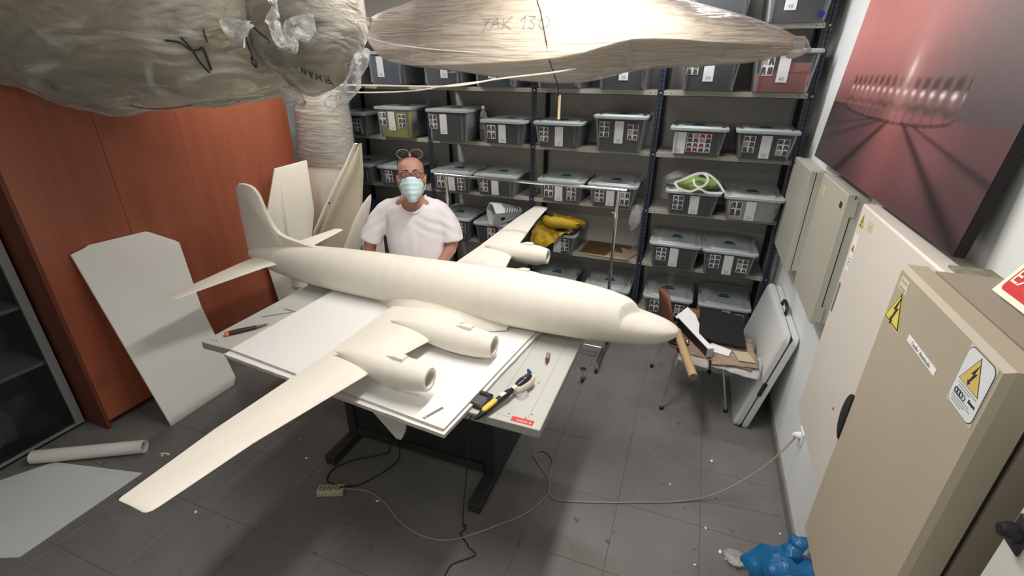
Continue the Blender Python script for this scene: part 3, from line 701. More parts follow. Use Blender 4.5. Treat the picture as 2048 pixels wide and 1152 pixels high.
# black square charger
t = thing('black_case', (1.54, 1.67, TZ), 'small black square case with a grey recess beside the sander', 'case')
R_ = Matrix.Rotation(math.radians(-8), 3, 'Z'); pv = (1.545, 1.665, TZ)
part('case_body', MB().box((1.508, 1.60, TZ), (1.582, 1.715, TZ+.02), R_, pv, bev=.003), blk, t, smooth=True)
part('recess', MB().box((1.520, 1.612, TZ+.02), (1.572, 1.675, TZ+.0215), R_, pv), mat('recess_grey', (.10, .10, .10), .5), t)
part('case_rim', MB().box((1.520, 1.690, TZ+.02), (1.572, 1.704, TZ+.023), R_, pv), blk2, t)
tagged('blue_clip', MB().tube([(1.675, 1.975, TZ+.006), (1.678, 1.96, TZ+.02), (1.687, 1.95, TZ+.018), (1.690, 1.965, TZ+.006)], [.005, .008, .009, .006], 8), mat('clip_blue', (.01, .06, .22), .4), 'small bright blue clip beyond the sander head', 'clip', smooth=True)
t = thing('glue_tube', (1.74, 2.13, TZ), 'small grey and red marker lying near the rear table edge', 'marker')
part('barrel', MB().tube([(1.737, 2.105, TZ+.012), (1.727, 2.16, TZ+.012)], .0115, 12), mat('marker_grey', (.25, .25, .25), .4), t, smooth=True)
part('cap', MB().tube([(1.742, 2.078, TZ+.010), (1.737, 2.104, TZ+.012)], [.007, .0112], 12), mat('marker_red', (.14, .03, .025), .4), t, smooth=True)
part('nib', MB().tube([(1.745, 2.058, TZ+.006), (1.742, 2.077, TZ+.009)], [.001, .004], 8), mat('nib_red', (.5, .08, .05), .4), t, smooth=True)
# cutter
t = thing('craft_cutter', (-.06, 1.77, TZ), 'orange and black craft cutter at the left table corner', 'cutter')
ca, cb_ = Vector((-.105, 1.665, TZ+.012)), Vector((-.005, 1.80, TZ+.012)); cc = Vector((.03, 1.868, TZ+.010))
part('grip', MB().tube([ca.lerp(cb_, .12), ca.lerp(cb_, .5), cb_], [.015, .016, .012], 10), mat('cutter_dark', (.05, .02, .02), .4), t, smooth=True)
part('orange_end', MB().tube([ca, ca.lerp(cb_, .03), ca.lerp(cb_, .13)], [.011, .0168, .0168], 10), mat('cutter_orange', (.55, .2, .06), .4), t, smooth=True)
part('blade_sleeve', MB().tube([cb_, cb_.lerp(cc, .75)], [.0105, .006], 8), mat('sleeve_brown', (.16, .10, .09), .4), t, smooth=True)
part('blade', MB().tube([cb_.lerp(cc, .75), cc], [.004, .001], 6), steelm, t)
def ruler(p, q, w_, z, label, hole=False):
    p, q = Vector((*p, z)), Vector((*q, z)); u = (q-p).normalized(); v = Vector((-u.y, u.x, 0)); L_ = (q-p).length
    t = thing('metal_ruler', tuple(p), label, 'ruler', 'steel rulers on the table')
    part('blade', MB().prism([(0, -w_/2), (L_, -w_/2), (L_, w_/2), (0, w_/2)], p, u, v, .0015), steelm, t)
    if hole: part('hang_hole', MB().prism([(.012+.004*math.cos(a), .004*math.sin(a)) for a in [k*math.pi/5 for k in range(10)]], p, u, v, .0004, .0015), paper, t)
    m_ = MB()
    for k in range(int(L_/.01)): m_.box((0, 0, 0), (0, 0, 0)) if 0 else m_.prism([(k*.01, -w_/2), (k*.01+.0008, -w_/2), (k*.01+.0008, -w_/2+.004), (k*.01, -w_/2+.004)], p, u, v, .0002, .0015)
    part('graduation', m_, inkm, t)['kind'] = 'stuff'
ruler((1.375, 1.418), (1.420, 1.515), .014, .7756, 'short steel ruler on the front corner of the foam board', True)
ruler((-.098, 1.925), (.03, 2.045), .012, TZ, 'longer thin steel ruler beside the craft cutter')
ruler((-.048, 2.068), (.088, 2.055), .012, TZ, 'steel ruler lying further back towards the foam board')

# ================================================================== MODEL AIRCRAFT
hd = math.radians(-1.5); O = Vector((1.2, 2.39, .95)); AX = Vector((math.cos(hd), math.sin(hd), 0)); AN = Vector((-math.sin(hd), math.cos(hd), 0))
def A(s, y, z): return O+AX*s+AN*y+Vector((0, 0, z))
t = plane = thing('model_aircraft', tuple(O-Vector((0, 0, .178))), 'large cream foam four engined model airliner resting on the boards', 'model aircraft')
# s: top, bottom, half width, z of the widest line
PR = [(-1.915, -.028, -.050, .006, -.039), (-1.90, -.005, -.068, .020, -.038), (-1.87, .005, -.088, .034, -.04), (-1.73, .035, -.135, .060, -.046), (-1.58, .064, -.156, .086, -.045), (-1.38, .092, -.178, .112, -.043), (-1.2, .108, -.186, .130, -.04), (-.94, .122, -.190, .146, -.034), (-.55, .136, -.190, .155, -.027), (-.18, .150, -.186, .159, -.018), (.15, .160, -.181, .161, -.010), (.455, .161, -.175, .159, -.007), (.60, .155, -.170, .153, -.008), (.70, .147, -.166, .145, -.010), (.80, .134, -.158, .134, -.016), (.87, .120, -.152, .125, -.02), (.905, .110, -.148, .119, -.024), (.925, .100, -.145, .115, -.026), (.975, .050, -.136, .105, -.03), (1.0, .041, -.130, .099, -.03), (1.04, .034, -.118, .089, -.028), (1.09, .023, -.100, .074, -.026), (1.13, .012, -.081, .058, -.024), (1.155, .001, -.065, .043, -.023), (1.17, -.008, -.050, .028, -.022), (1.178, -.016, -.036, .013, -.022), (1.180, -.024, -.028, .003, -.023)]
rings = []
ss = []
for a_, b_ in zip(PR, PR[1:]):
    n_ = max(1, int((b_[0]-a_[0])/.05)); ss += [lerp(a_[0], b_[0], k/n_) for k in range(n_)]
ss.append(PR[-1][0])
def cm(tab, s):
    # smooth (Catmull-Rom style) table look-up
    for i in range(len(tab)-1):
        if s <= tab[i+1][0]:
            a_, b_ = tab[i], tab[i+1]; p_, n_ = tab[max(i-1, 0)], tab[min(i+2, len(tab)-1)]; h = b_[0]-a_[0]; t_ = (s-a_[0])/h; out = []
            for k in range(1, len(a_)):
                ma = (b_[k]-p_[k])/max(b_[0]-p_[0], 1e-6)*h; mb_ = (n_[k]-a_[k])/max(n_[0]-a_[0], 1e-6)*h
                out.append((2*t_**3-3*t_**2+1)*a_[k]+(t_**3-2*t_**2+t_)*ma+(-2*t_**3+3*t_**2)*b_[k]+(t_**3-t_**2)*mb_)
            return out
    return tab[-1][1:]
NS = 48
# forward of the crown the hull is a smooth nose cone; the cabin above it ends in three flat window facets
BODY = [(.80, .134, .134, -.016), (.87, .119, .125, -.02), (.93, .101, .116, -.024), (.98, .081, .106, -.027), (1.02, .055, .095, -.028), (1.06, .02, .08, -.028)]
NOSE = [(.80, .075, .134, -.016), (.87, .068, .126, -.02), (.93, .058, .117, -.024), (.98, .047, .107, -.026), (1.03, .039, .097, -.027), (1.08, .028, .084, -.026), (1.12, .016, .069, -.025), (1.15, .003, .052, -.024), (1.168, -.008, .036, -.023), (1.177, -.017, .019, -.023), (1.180, -.0235, .003, -.024)]
BOT = [(.80, -.158), (.87, -.152), (.93, -.146), (.98, -.138), (1.03, -.130), (1.08, -.114), (1.12, -.096), (1.15, -.076), (1.168, -.058), (1.177, -.041), (1.180, -.026)]
PLANES = [(Vector((.80, 0, .60)), Vector((.935, 0, .104))), (Vector((.66, .62, .42)), Vector((.905, .040, .097))), (Vector((.66, -.62, .42)), Vector((.905, -.040, .097)))]
ss = [x for x in ss if x < .86]+[.86+.008*k for k in range(23)]+[1.05, 1.065, 1.08, 1.095, 1.11, 1.125, 1.14, 1.15, 1.16, 1.168, 1.1735, 1.177, 1.179, 1.180]
for s in ss:
    zt, zb, hw, zc = cm(PR, s); ring = []
    if s >= .86: nt, hw, zc = cm(NOSE, s); zb = cm(BOT, s)[0]; bt, bw, _ = cm(BODY, min(s, 1.06))
    for k in range(NS):
        q = 2*math.pi*k/NS; c, sn = math.cos(q), math.sin(q); h = (zt-zc) if sn > 0 else (zc-zb)
        y = hw*c; z = zc+h*sn
        if s >= .86 and sn > 0:
            d = Vector((hw*c, (bt-zc)*sn)); L_ = d.length; d /= L_          # direction in the ring plane
            rb_ = 1/math.sqrt((d.x/bw)**2+(d.y/max(.002, bt-zc))**2) if s < 1.055 else 0
            rn_ = 1/math.sqrt((d.x/hw)**2+(d.y/(nt-zc))**2)
            for nn_, p0 in PLANES:
                den = nn_.y*d.x+nn_.z*d.y
                if den > 1e-4: rb_ = min(rb_, (nn_.x*(p0.x-s)+nn_.y*p0.y+nn_.z*(p0.z-zc))/den)
            r = max(rn_, rb_); y = d.x*r; z = zc+d.y*r
        ring.append(A(s, y, z))
    rings.append(ring)
fusem = mat('cream_foam_turned', (.80, .76, .675), .6, spec=.3, var=.045, vscale=3, stretch=(7, .25, .25), bump=.06, bscale=60)
fz = part('fuselage', MB().loft(rings), fusem, t, smooth=True, autosm=False); fz.data.set_sharp_from_angle(angle=math.radians(16))
# wings
def airfoil(xle, xte, y, zc, th, n=14, flat=.45):
    up, lo = [], []
    for k in range(n+1):
        x = (1-math.cos(math.pi*k/n))/2; yt = 5*th*(.2969*math.sqrt(x)-.126*x-.3516*x*x+.2843*x**3-.1036*x**4)
        camb = .02*math.sin(math.pi*x)
        up.append((lerp(xle, xte, x), zc+(camb+yt)*(xle-xte))); lo.append((lerp(xle, xte, x), zc+(camb-yt*flat*1.6)*(xle-xte)))
    return [A(x, y, z) for x, z in up] + [A(x, y, z) for x, z in lo[-2:0:-1]]
WT = [(0.0, .03, -.53, -.132, .13), (.16, .0, -.515, -.128, .13), (.5, -.052, -.47, -.098, .125), (.88, -.115, -.42, -.062, .12), (1.5, -.155, -.348, .012, .10), (1.82, -.160, -.301, .041, .085), (1.838, -.163, -.300, .042, .08), (1.849, -.170, -.296, .043, .06), (1.853, -.180, -.290, .043, .03)]
def ENG(s0, s1, y, zc, R):
    return s0, s1, y, zc, R
for sg in (-1, 1):
    rr = []
    ys = [0, .08, .16, .3, .5, .7, .88, 1.1, 1.3, 1.5, 1.65, 1.82, 1.838, 1.849, 1.853]
    for y in ys:
        le, te, zc, th = interp(WT, y); rr.append(airfoil(le, te, sg*y, zc, th))
    part('wing', MB().loft(rr), foam, t, smooth=True)
    # root fairing
    rr = []
    for s, y_, zt, zb in ((-.76, .06, -.145, -.172), (-.68, .085, -.115, -.176), (-.60, .12, -.075, -.177), (-.52, .185, -.022, -.177), (-.36, .235, -.008, -.177), (-.20, .238, -.010, -.177), (-.05, .222, -.034, -.177), (.07, .195, -.072, -.175), (.16, .160, -.108, -.170), (.24, .12, -.135, -.165)):
        ring = []
        for k in range(12):
            q = math.pi*k/11; ring.append(A(s, sg*(y_-.10+.10*math.cos(q)), lerp(zb, zt, .5)+(zt-zb)/2*math.sin(q)) if 0 else A(s, sg*(.05+(y_-.05)*(1-(k/11)**2.2)), lerp(zb, zt, k/11)))
        ring.append(A(s, sg*.02, zb+.01))
        rr.append(ring)
    part('wing_fairing', MB().loft(rr), foam, t, smooth=True)
    # tailplane
    rr = []
    for y, le, te, th in ((.0, -1.50, -1.80, .07), (.06, -1.515, -1.81, .07), (.10, -1.555, -1.815, .075), (.16, -1.58, -1.815, .075), (.45, -1.622, -1.785, .08), (.73, -1.660, -1.755, .08), (.745, -1.664, -1.753, .07), (.752, -1.675, -1.750, .04)):
        rr.append(airfoil(le, te, sg*y, -.045+.0*y, th, 10))
    part('tailplane', MB().loft(rr), foam, t, smooth=True)
    # engines
    for s0, s1, y, zc, R in ((-.36, .172, .85, -.052, .076), (-.34, .30, .425, -.088, .080)):
        L_ = s1-s0; n_ = 24; rr = []
        E_ = [(0, .04, .02), (.12, .30, .018), (.28, .62, .012), (.42, .84, .006), (.58, .96, 0), (.72, 1.0, 0), (.86, .95, 0), (.95, .82, 0), (.99, .76, 0), (1.0, .72, 0), (1.0, .53, 0), (.97, .50, 0), (.90, .50, 0)]
        for f_, rf, dz in E_:
            rr.append([A(s0+L_*f_, sg*y+R*rf*math.cos(2*math.pi*k/n_), zc+dz+R*rf*math.sin(2*math.pi*k/n_)) for k in range(n_)])
        e = part('engine_nacelle', MB().loft(rr), foam, t, smooth=True)
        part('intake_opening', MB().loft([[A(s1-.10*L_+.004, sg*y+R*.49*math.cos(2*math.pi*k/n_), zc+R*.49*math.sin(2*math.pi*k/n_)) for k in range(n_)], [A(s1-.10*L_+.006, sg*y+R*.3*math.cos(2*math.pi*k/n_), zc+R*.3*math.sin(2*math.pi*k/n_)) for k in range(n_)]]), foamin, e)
        xs = s1-.175
        sc_ = MB().loft([[A(xs-.055, sg*y-.004, zc+R*.95), A(xs-.055, sg*y+.004, zc+R*.95), A(xs-.055, sg*y+.004, zc+R*.96), A(xs-.055, sg*y-.004, zc+R*.96)],
                         [A(xs, sg*y-.022, zc+R*.88), A(xs, sg*y+.022, zc+R*.88), A(xs, sg*y+.016, zc+R*1.17), A(xs, sg*y-.016, zc+R*1.17)],
                         [A(xs+.05, sg*y-.024, zc+R*.84), A(xs+.05, sg*y+.024, zc+R*.84), A(xs+.05, sg*y+.02, zc+R*1.16), A(xs+.05, sg*y-.02, zc+R*1.16)]])
        part('air_scoop', sc_, foam, e, bevel=.002)
        part('lower_scoop', MB().loft([[A(s0+L_*f_, sg*y+w_*math.cos(q), zc-R*.80+h_*math.sin(q)) for q in [2*math.pi*k/14 for k in range(14)]] for f_, w_, h_ in ((.42, .004, .006), (.55, .022, .020), (.75, .03, .024), (.86, .024, .020), (.90, .008, .012))]), foam, e, smooth=True)
# fin
fin = [(-1.905, .0), (-1.900, .12), (-1.889, .36), (-1.886, .44), (-1.872, .470), (-1.845, .489), (-1.80, .495), (-1.75, .489), (-1.715, .474), (-1.69, .45), (-1.672, .42), (-1.652, .349), (-1.625, .262), (-1.59, .20), (-1.545, .158), (-1.48, .136), (-1.40, .122), (-1.29, .105), (-1.15, .095), (-1.2, .05), (-1.5, .0), (-1.7, -.02)]
m_ = MB()
cen = (-1.75, .2)
def fr_(k, hy): return [A(cen[0]+(s-cen[0])*k, hy, cen[1]+(z-cen[1])*k) for s, z in fin]
m_.loft([fr_(.94, -.016), fr_(.985, -.011), fr_(1, -.003), fr_(1, .003), fr_(.985, .011), fr_(.94, .016)])
part('tail_fin', m_, foam, t, smooth=True)

FR = None
# ================================================================== HANGING WRAPPED MODELS
from math import sin, cos, pi
# right one, YAK 130. x: ztop, crease z, bottom z, y depth back
YK = [(.22, 2.42, 2.40, 2.38, .02), (.26, 2.475, 2.36, 2.33, .08), (.34, 2.52, 2.28, 2.27, .13), (.45, 2.555, 2.225, 2.215, .17), (.60, 2.59, 2.205, 2.19, .22), (.85, 2.63, 2.205, 2.165, .27), (1.05, 2.65, 2.212, 2.14, .30), (1.25, 2.66, 2.222, 2.12, .30), (1.45, 2.655, 2.235, 2.112, .30), (1.65, 2.63, 2.262, 2.125, .28), (1.8, 2.60, 2.30, 2.155, .25), (1.92, 2.575, 2.325, 2.185, .22), (2.1, 2.53, 2.325, 2.20, .19), (2.3, 2.475, 2.31, 2.21, .15), (2.5, 2.41, 2.30, 2.225, .11), (2.62, 2.36, 2.295, 2.25, .08), (2.68, 2.325, 2.29, 2.27, .04)]
def yak_ring(x, grow=0, wob=0):
    zt, zc, zb, dy = cm(YK, x); y0 = 2.86; P = []
    hgt = zt-zc
    raw = [(-.075, zc), (-.07, zc+.12*hgt), (-.045, zc+.33*hgt), (.0, zc+.60*hgt), (.065, zc+.84*hgt), (.14, zt-.01), (.22, zt), (dy+.12, zt-.04), (dy+.18, lerp(zb, zt, .6)), (dy+.16, lerp(zb, zt, .35)), (dy+.05, zb+.015), (dy*.7, zb), (dy*.35, lerp(zb, zc, .2)), (.0, lerp(zb, zc, .8))]
    k = min(1, (2.72-x)/.5, (x-.16)/.25); k = max(.12, k)
    cy_, cz_ = .1*k, (zt+zb)/2
    out = []
    for a_, z in raw:
        a_ = a_*k; v = Vector((a_-cy_, z-cz_)); L_ = v.length
        if L_ > 0: v = v*((L_+grow)/L_)
        p = Vector((x, y0+cy_+v.x, cz_+v.y))
        if wob: p += Vector((0, -1, .3))*wob*noise.noise(Vector((x*3, z*14, 2)))
        out.append(p)
    return out
xs = [.22+.04*k for k in range(int((2.68-.22)/.04)+1)]+[2.68]
t = yak = thing('wrapped_foam_model', (1.3, 2.9, 2.45), 'cream foam aircraft body in stretch film hanging at upper right, marked YAK 130', 'hanging model')
yb = part('foam_body', MB().loft([yak_ring(x) for x in xs]), mat('yak_foam', (.76, .67, .55), .7, spec=.25, var=.06, vscale=5, bump=.1, bscale=60, stretch=(.3, 1, 3)), t, smooth=True)
part('stretch_wrap', MB().loft([yak_ring(x, .008, .008) for x in [.18]+xs+[2.72]]), stretchf, t, smooth=True)
# film band round the nose
m_ = MB()
for x in (1.885,): m_.loft([yak_ring(x, .012), yak_ring(x+.03, .012)], cap=False)
part('film_band', m_, film('band_film', (.8, .76, .7), .25, rough=.2, bump=.2), t, smooth=True)
# film tail at the left and right ends
def crumple(pts, rad, seed, n=16, amp=.02):
    m_ = MB().tube(smoothpts(pts, 5), rad, n); m_.v = [tuple(Vector(v)+Vector(noise.noise_vector(Vector(v)*18+Vector((seed, 0, 0))))*amp) for v in m_.v]; return m_
part('film_knot', crumple([(2.66, 2.90, 2.29), (2.72, 2.89, 2.285), (2.76, 2.87, 2.275)], [.03, .05, .05, .045, .04, .035, .03, .02, .015, .01, .005], 5), crinkle, t, smooth=True)
part('film_knot', crumple([(.28, 2.88, 2.42), (.20, 2.87, 2.40), (.16, 2.87, 2.30), (.15, 2.87, 2.2)], [.04, .045, .045, .04, .04, .035, .03, .03, .03, .03, .03, .03, .03, .02, .02, .01], 2), crinkle, t, smooth=True)
# handwriting
dg = bpy.context.evaluated_depsgraph_get(); bvh = BVHTree.FromPolygons([v.co+Vector(ORG[yb.name]) for v in yb.data.vertices], [tuple(p.vertices) for p in yb.data.polygons])
def onbody(bv, x, z, y=0):
    h = bv.ray_cast(Vector((x, y, z)), Vector((0, 1, 0))); return h[0]+Vector((0, -.0015, 0)) if h[0] else None
def handwrite(bv, strokes, ox, oz, sc, sl=0, mir=1, y=0):
    m_ = MB()
    for st in strokes:
        P = []
        for (a_, b_), (c, d) in zip(st, st[1:]):
            for k in range(5):
                u, v = lerp(a_, c, k/4), lerp(b_, d, k/4); p = onbody(bv, ox+(u*sc)*mir, oz+v*sc+u*sc*sl, y)
                if p: P.append(p)
        if len(P) > 2: m_.tube(P, .0022, 5)
    return m_
YAKS = [[(0, 1), (.35, .6), (.5, .95)], [(.35, .6), (.0, -.1)], [(.7, .25), (1.2, 1), (1.45, .3)], [(.85, .55), (1.45, .6)], [(1.8, .95), (1.78, .2)], [(2.5, 1.1), (1.85, .55), (2.5, .15)], [(3.2, .75), (3.6, 1.15), (3.55, .2)], [(3.85, 1.1), (4.45, 1.05), (4.05, .75), (4.45, .5), (4.3, .2), (3.95, .3)], [(5.2, 1.1), (4.85, .75), (4.8, .4), (5.1, .15), (5.5, .4), (5.6, .8), (5.25, 1.1)]]
part('marker_writing', handwrite(bvh, YAKS, 1.065, 2.372, .071, -.01), inkg, t)
# strings
def string(pts, r, m, label, grp='strings of the hanging models', k=6):
    return tagged('string', MB().tube(smoothpts(pts, k), r, 6), m, label, 'string', grp, smooth=True)
blkstr = mat('black_string', (.02, .02, .022), .7); whstr = mat('white_string', (.72, .68, .60), .6)
string([(1.40, 2.76, 2.95), (1.415, 2.74, 2.55), (1.425, 2.785, 2.46), (1.46, 2.79, 2.32), (1.475, 2.80, 2.24), (1.50, 2.86, 2.14), (1.505, 2.9, 2.10), (1.50, 2.95, 2.04)], .003, blkstr, 'thin black string crossing the YAK 130 writing')
string([(.08, 2.35, 2.38), (.32, 2.6, 2.36), (.60, 2.76, 2.30), (1.2, 2.79, 2.255), (1.46, 2.79, 2.24)], .0035, whstr, 'white string running from the left wrapped model across the right one')
string([(.30, 2.1, 2.10), (.52, 2.5, 2.09), (.95, 2.62, 2.09), (1.2, 2.74, 2.13), (1.50, 2.80, 2.165), (1.62, 2.92, 2.19)], .005, whstr, 'upper thick white string below the YAK model')
string([(.31, 2.1, 2.085), (.45, 2.4, 2.055), (.70, 2.6, 2.06), (.90, 2.66, 2.09), (1.1, 2.72, 2.115)], .004, whstr, 'lower sagging white string below the YAK model')
string([(-1.0, 2.5, 2.03), (-.2, 2.4, 2.02), (.3, 2.3, 2.08)], .0035, whstr, 'white string in front of the wardrobe top')
tagged('wooden_stick', MB().box((1.497, 2.958, 1.905), (1.512, 2.962, 2.045)), mat('stick_wood', (.62, .52, .32), .7), 'thin wooden stick hanging in front of the bin numbered 29', 'stick')

# left one
def LV(x, y, z): return (2.32+(x-2.32)*y/1.75, y, 2.174+(z-2.174)*y/1.75)  # scales a point about the camera position to reach depth y
LB = [(-2.1, 2.75, 2.19, 1.75, .55), (-1.6, 2.8, 2.15, 1.8, .6), (-1.15, 2.8, 2.08, 1.80, .55), (-.95, 2.8, 2.05, 1.80, .55), (-.7, 2.8, 2.01, 1.83, .55), (-.45, 2.8, 1.985, 1.85, .56), (-.25, 2.8, 1.975, 1.85, .56), (-.05, 2.8, 2.005, 1.85, .54), (.15, 2.78, 2.03, 1.85, .5), (.35, 2.72, 2.085, 1.85, .42), (.48, 2.65, 2.15, 1.85, .3), (.55, 2.58, 2.22, 1.85, .15)]
XL = -.985
def left_ring(x, grow=0, wob=0):
    zt, zb, cy_, hy = cm(LB, x); out = []
    for k in range(40):
        q = 2*pi*k/40; c, s_ = cos(q), sin(q); e = .75
        y = cy_+(hy+grow)*math.copysign(abs(c)**e, c); z = (zt+zb)/2+((zt-zb)/2+grow)*math.copysign(abs(s_)**.9, s_)
        p = Vector((x, y, z))
        if wob:
            n_ = noise.noise(Vector((x*2.2, y*2.2, z*2.2)))+.6*abs(noise.noise(Vector((x*5, y*5, z*3))))
            p += Vector((0, 0, -1))*wob*n_*(1 if s_ < 0 else -1)+Vector((0, wob*.6*noise.noise(Vector((x*4, y*3, 7))), 0))
        p.y = max(p.y, 1.0); out.append(p)
    return out
xs = [XL+.05*k for k in range(int((.55-XL)/.05)+1)]+[.55]
t = lw_ = thing('wrapped_foam_model', (-.4, 1.9, 2.4), 'shade-toned olive foam aircraft in crinkled film hanging at upper left', 'hanging model')
fo = mat('shaded_foam', (.50, .44, .32), .75, var=.25, vscale=2.2, bump=.3, bscale=10)  # pale foam darkened to olive: shade of the underside put into the colour
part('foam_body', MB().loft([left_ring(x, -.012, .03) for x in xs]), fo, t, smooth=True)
part('stretch_wrap', MB().loft([left_ring(x, .01, .05) for x in xs]), crinkle, t, smooth=True)
# nose cone on the right end, hanging lower
NC = [(.45, .1), (.50, .2), (.60, .30), (.72, .36), (.85, .34), (.94, .25), (.985, .12), (1.0, .03)]
def cone_ring(x, g=0):
    r = interp(NC, x)[0]+g; zc = interp([(.45, 2.32), (.7, 2.36), (.9, 2.40), (1.0, 2.42)], x)[0]; out = []
    for k in range(26):
        q = 2*pi*k/26; p = Vector((x, 1.80+r*.5*cos(q), zc+r*.95*sin(q)*(1 if sin(q) > 0 else .88)))
        p += Vector(noise.noise_vector(p*5))*.03
        out.append(p)
    return out
part('nose_cone', MB().loft([cone_ring(x, -.01) for x in (.45, .5, .56, .64, .72, .8, .86, .91, .95, .985, 1.0)]), fo, t, smooth=True)
part('cone_wrap', MB().loft([cone_ring(x, .008) for x in (.44, .5, .56, .64, .72, .8, .86, .91, .95, .985, 1.01)]), crinkle, t, smooth=True)
for k, (pts, rad) in enumerate((([(.60, 1.5, 2.50), (.60, 1.5, 2.40), (.615, 1.52, 2.33), (.64, 1.55, 2.27), (.665, 1.58, 2.24)], .02), ([(.665, 1.58, 2.24), (.69, 1.58, 2.29), (.74, 1.58, 2.31), (.75, 1.6, 2.33)], .028), ([(.36, 1.45, 2.36), (.40, 1.45, 2.33), (.41, 1.46, 2.30)], .035), ([(-1.1, 1.42, 2.19), (-1.0, 1.42, 2.14), (-.93, 1.43, 2.1)], .035), ([(.78, 1.8, 2.03), (.86, 1.8, 2.06), (.93, 1.8, 2.13), (.99, 1.8, 2.24)], .03), ([(.55, 1.8, 2.08), (.60, 1.8, 2.06), (.62, 1.8, 2.03)], .03))):
    pts = [LV(*p_) for p_ in pts] if k < 4 else pts; n_ = (len(pts)-1)*5+1
    part('film_tuft', crumple(pts, [rad*(.5+.7*abs(noise.noise(Vector((k, q*.6, 0))))+.3*math.sin(math.pi*q/n_)) for q in range(n_)], k, 14, .05), film('tuft_film', (.85, .85, .84), .10, rough=.15, bump=1.0, bscale=22, streak=.3, sscale=14), t, smooth=True)
lbv = BVHTree.FromPolygons([Vector(v) for v in MB().loft([left_ring(x, .01, .05) for x in xs]).v], MB().loft([left_ring(x, .01, .05) for x in xs]).f)
def on_left(x, z):
    # (x, z) is read off the plane y = 1.75; the cord lies on the film in front of it
    e = Vector((2.32, 0, 2.174)); d = (Vector((x, 1.75, z))-e).normalized(); h = lbv.ray_cast(e, d); return (h[0]-d*.006) if h[0] else Vector((x, 1.75, z))
# cords visible on the film
def cord(pxz, r, m, label):
    return string([on_left(x, z) for x, z in pxz], r, m, label)
cord([(-.07, 2.29), (.02, 2.28), (.08, 2.25), (.13, 2.25), (.16, 2.255), (.175, 2.20), (.18, 2.165)], .0045, blkstr, 'black cord curling across the left wrapped model')
cord([(-.0+.04, 2.30), (.09, 2.25), (.12, 2.20), (.165, 2.155)], .004, blkstr, 'black cord crossing diagonally on the left wrapped model')
cord([(.19, 2.33), (.192, 2.30), (.196, 2.28)], .003, blkstr, 'short black cord stub on the left wrapped model')
string([LV(*p_) for p_ in [(.425, 1.50, 2.31), (.435, 1.48, 2.26), (.445, 1.46, 2.235), (.45, 1.46, 2.215), (.462, 1.46, 2.2), (.455, 1.46, 2.18), (.44, 1.46, 2.195), (.438, 1.46, 2.22)]], .004, blkstr, 'black cord tied in a loop below the film knot')
string([LV(*p_) for p_ in [(.425, 1.49, 2.31), (.415, 1.47, 2.28), (.408, 1.46, 2.255)]], .004, whstr, 'short white cord below the film knot')
string([LV(*p_) for p_ in [(.47, 1.47, 2.35), (.50, 1.46, 2.32), (.54, 1.46, 2.295), (.555, 1.46, 2.285), (.558, 1.46, 2.27)]], .004, blkstr, 'thick black cord on the right part of the left model')
string([LV(*p_) for p_ in [(-1.05, 1.55, 2.11), (-.8, 1.55, 2.06), (-.5, 1.55, 2.00), (-.25, 1.5, 1.985), (.0, 1.5, 2.01)]], .003, mat('brown_string', (.12, .09, .06), .8), 'brown thread along the lower edge of the left model')
cbv = BVHTree.FromPolygons([Vector(v) for v in MB().loft([cone_ring(x, .008) for x in (.44, .5, .56, .64, .72, .8, .86, .91, .95, .985, 1.01)]).v], MB().loft([cone_ring(x, .008) for x in (.44, .5, .56, .64, .72, .8, .86, .91, .95, .985, 1.01)]).f)
PH = [[(0, 0), (0, 1), (.45, 1), (.5, .7), (.4, .5), (0, .5)], [(.9, 0), (.9, 1)], [(1.4, 0), (1.4, 1)], [(.9, .5), (1.4, .5)], [(1.8, 0), (2.1, 1), (2.4, 0)], [(1.9, .4), (2.3, .4)], [(2.8, 0), (2.8, 1), (3.3, 0), (3.3, 1)], [(3.9, .4), (4.2, .5)]]
def rotst(st, a):
    c, s_ = cos(a), sin(a); return [[(x*c-y*s_, x*s_+y*c) for x, y in q] for q in st]
part('marker_writing', handwrite(cbv, rotst(PH, math.radians(152)), .860, 2.14, .026, 0, 1), inkm, t)

def slabpoly(P, th, name='', label='', mats=None):
    P = [Vector(p) for p in P]; n_ = (P[1]-P[0]).cross(P[2]-P[0]).normalized()*th
    return MB().loft([P, [p+n_ for p in P]])
# ================================================================== FOAM PARTS STANDING BEHIND THE TAIL
# tall half-round fuselage section
t = thing('foam_fuselage_section', (-.62, 3.2, 0), 'tall cream foam fuselage section standing upright behind the tail fin', 'foam part')
rr = []
for z, xl, xr in ((.0, -1.20, -.95), (.2, -1.17, -.88), (.75, -1.11, -.66), (1.1, -1.075, -.54), (1.4, -1.035, -.485), (1.75, -1.005, -.470), (2.0, -.985, -.49), (2.2, -.96, -.52), (2.35, -.93, -.56)):
    xc, hw = (xl+xr)/2, (xr-xl)/2
    rr.append([(xc+hw*math.copysign(abs(cos(q))**.85, cos(q)), 3.50-(.05+hw*.42)*abs(sin(q))**.8*(1 if sin(q) > 0 else -.3), z) for q in [2*pi*k/32 for k in range(32)]])
part('section_body', MB().loft(rr), foam, t, smooth=True)
part('film_wrap', MB().loft([[(x+(x-sum(p[0] for p in r)/len(r))*.03, 3.5+(y-3.5)*1.07, z) for x, y, z in r] for r in rr[4:]], cap=False), stretchf, t, smooth=True)
part('glue_seam', MB().tube([(-.62, 3.37, 1.9), (-.60, 3.36, 1.5), (-.62, 3.36, 1.25)], .006, 6), foam2, t, smooth=True)
part('pin_hole', MB().ell((-.695, 3.345, 1.375), (.007, .004, .007), 8, 5), inkm, t)
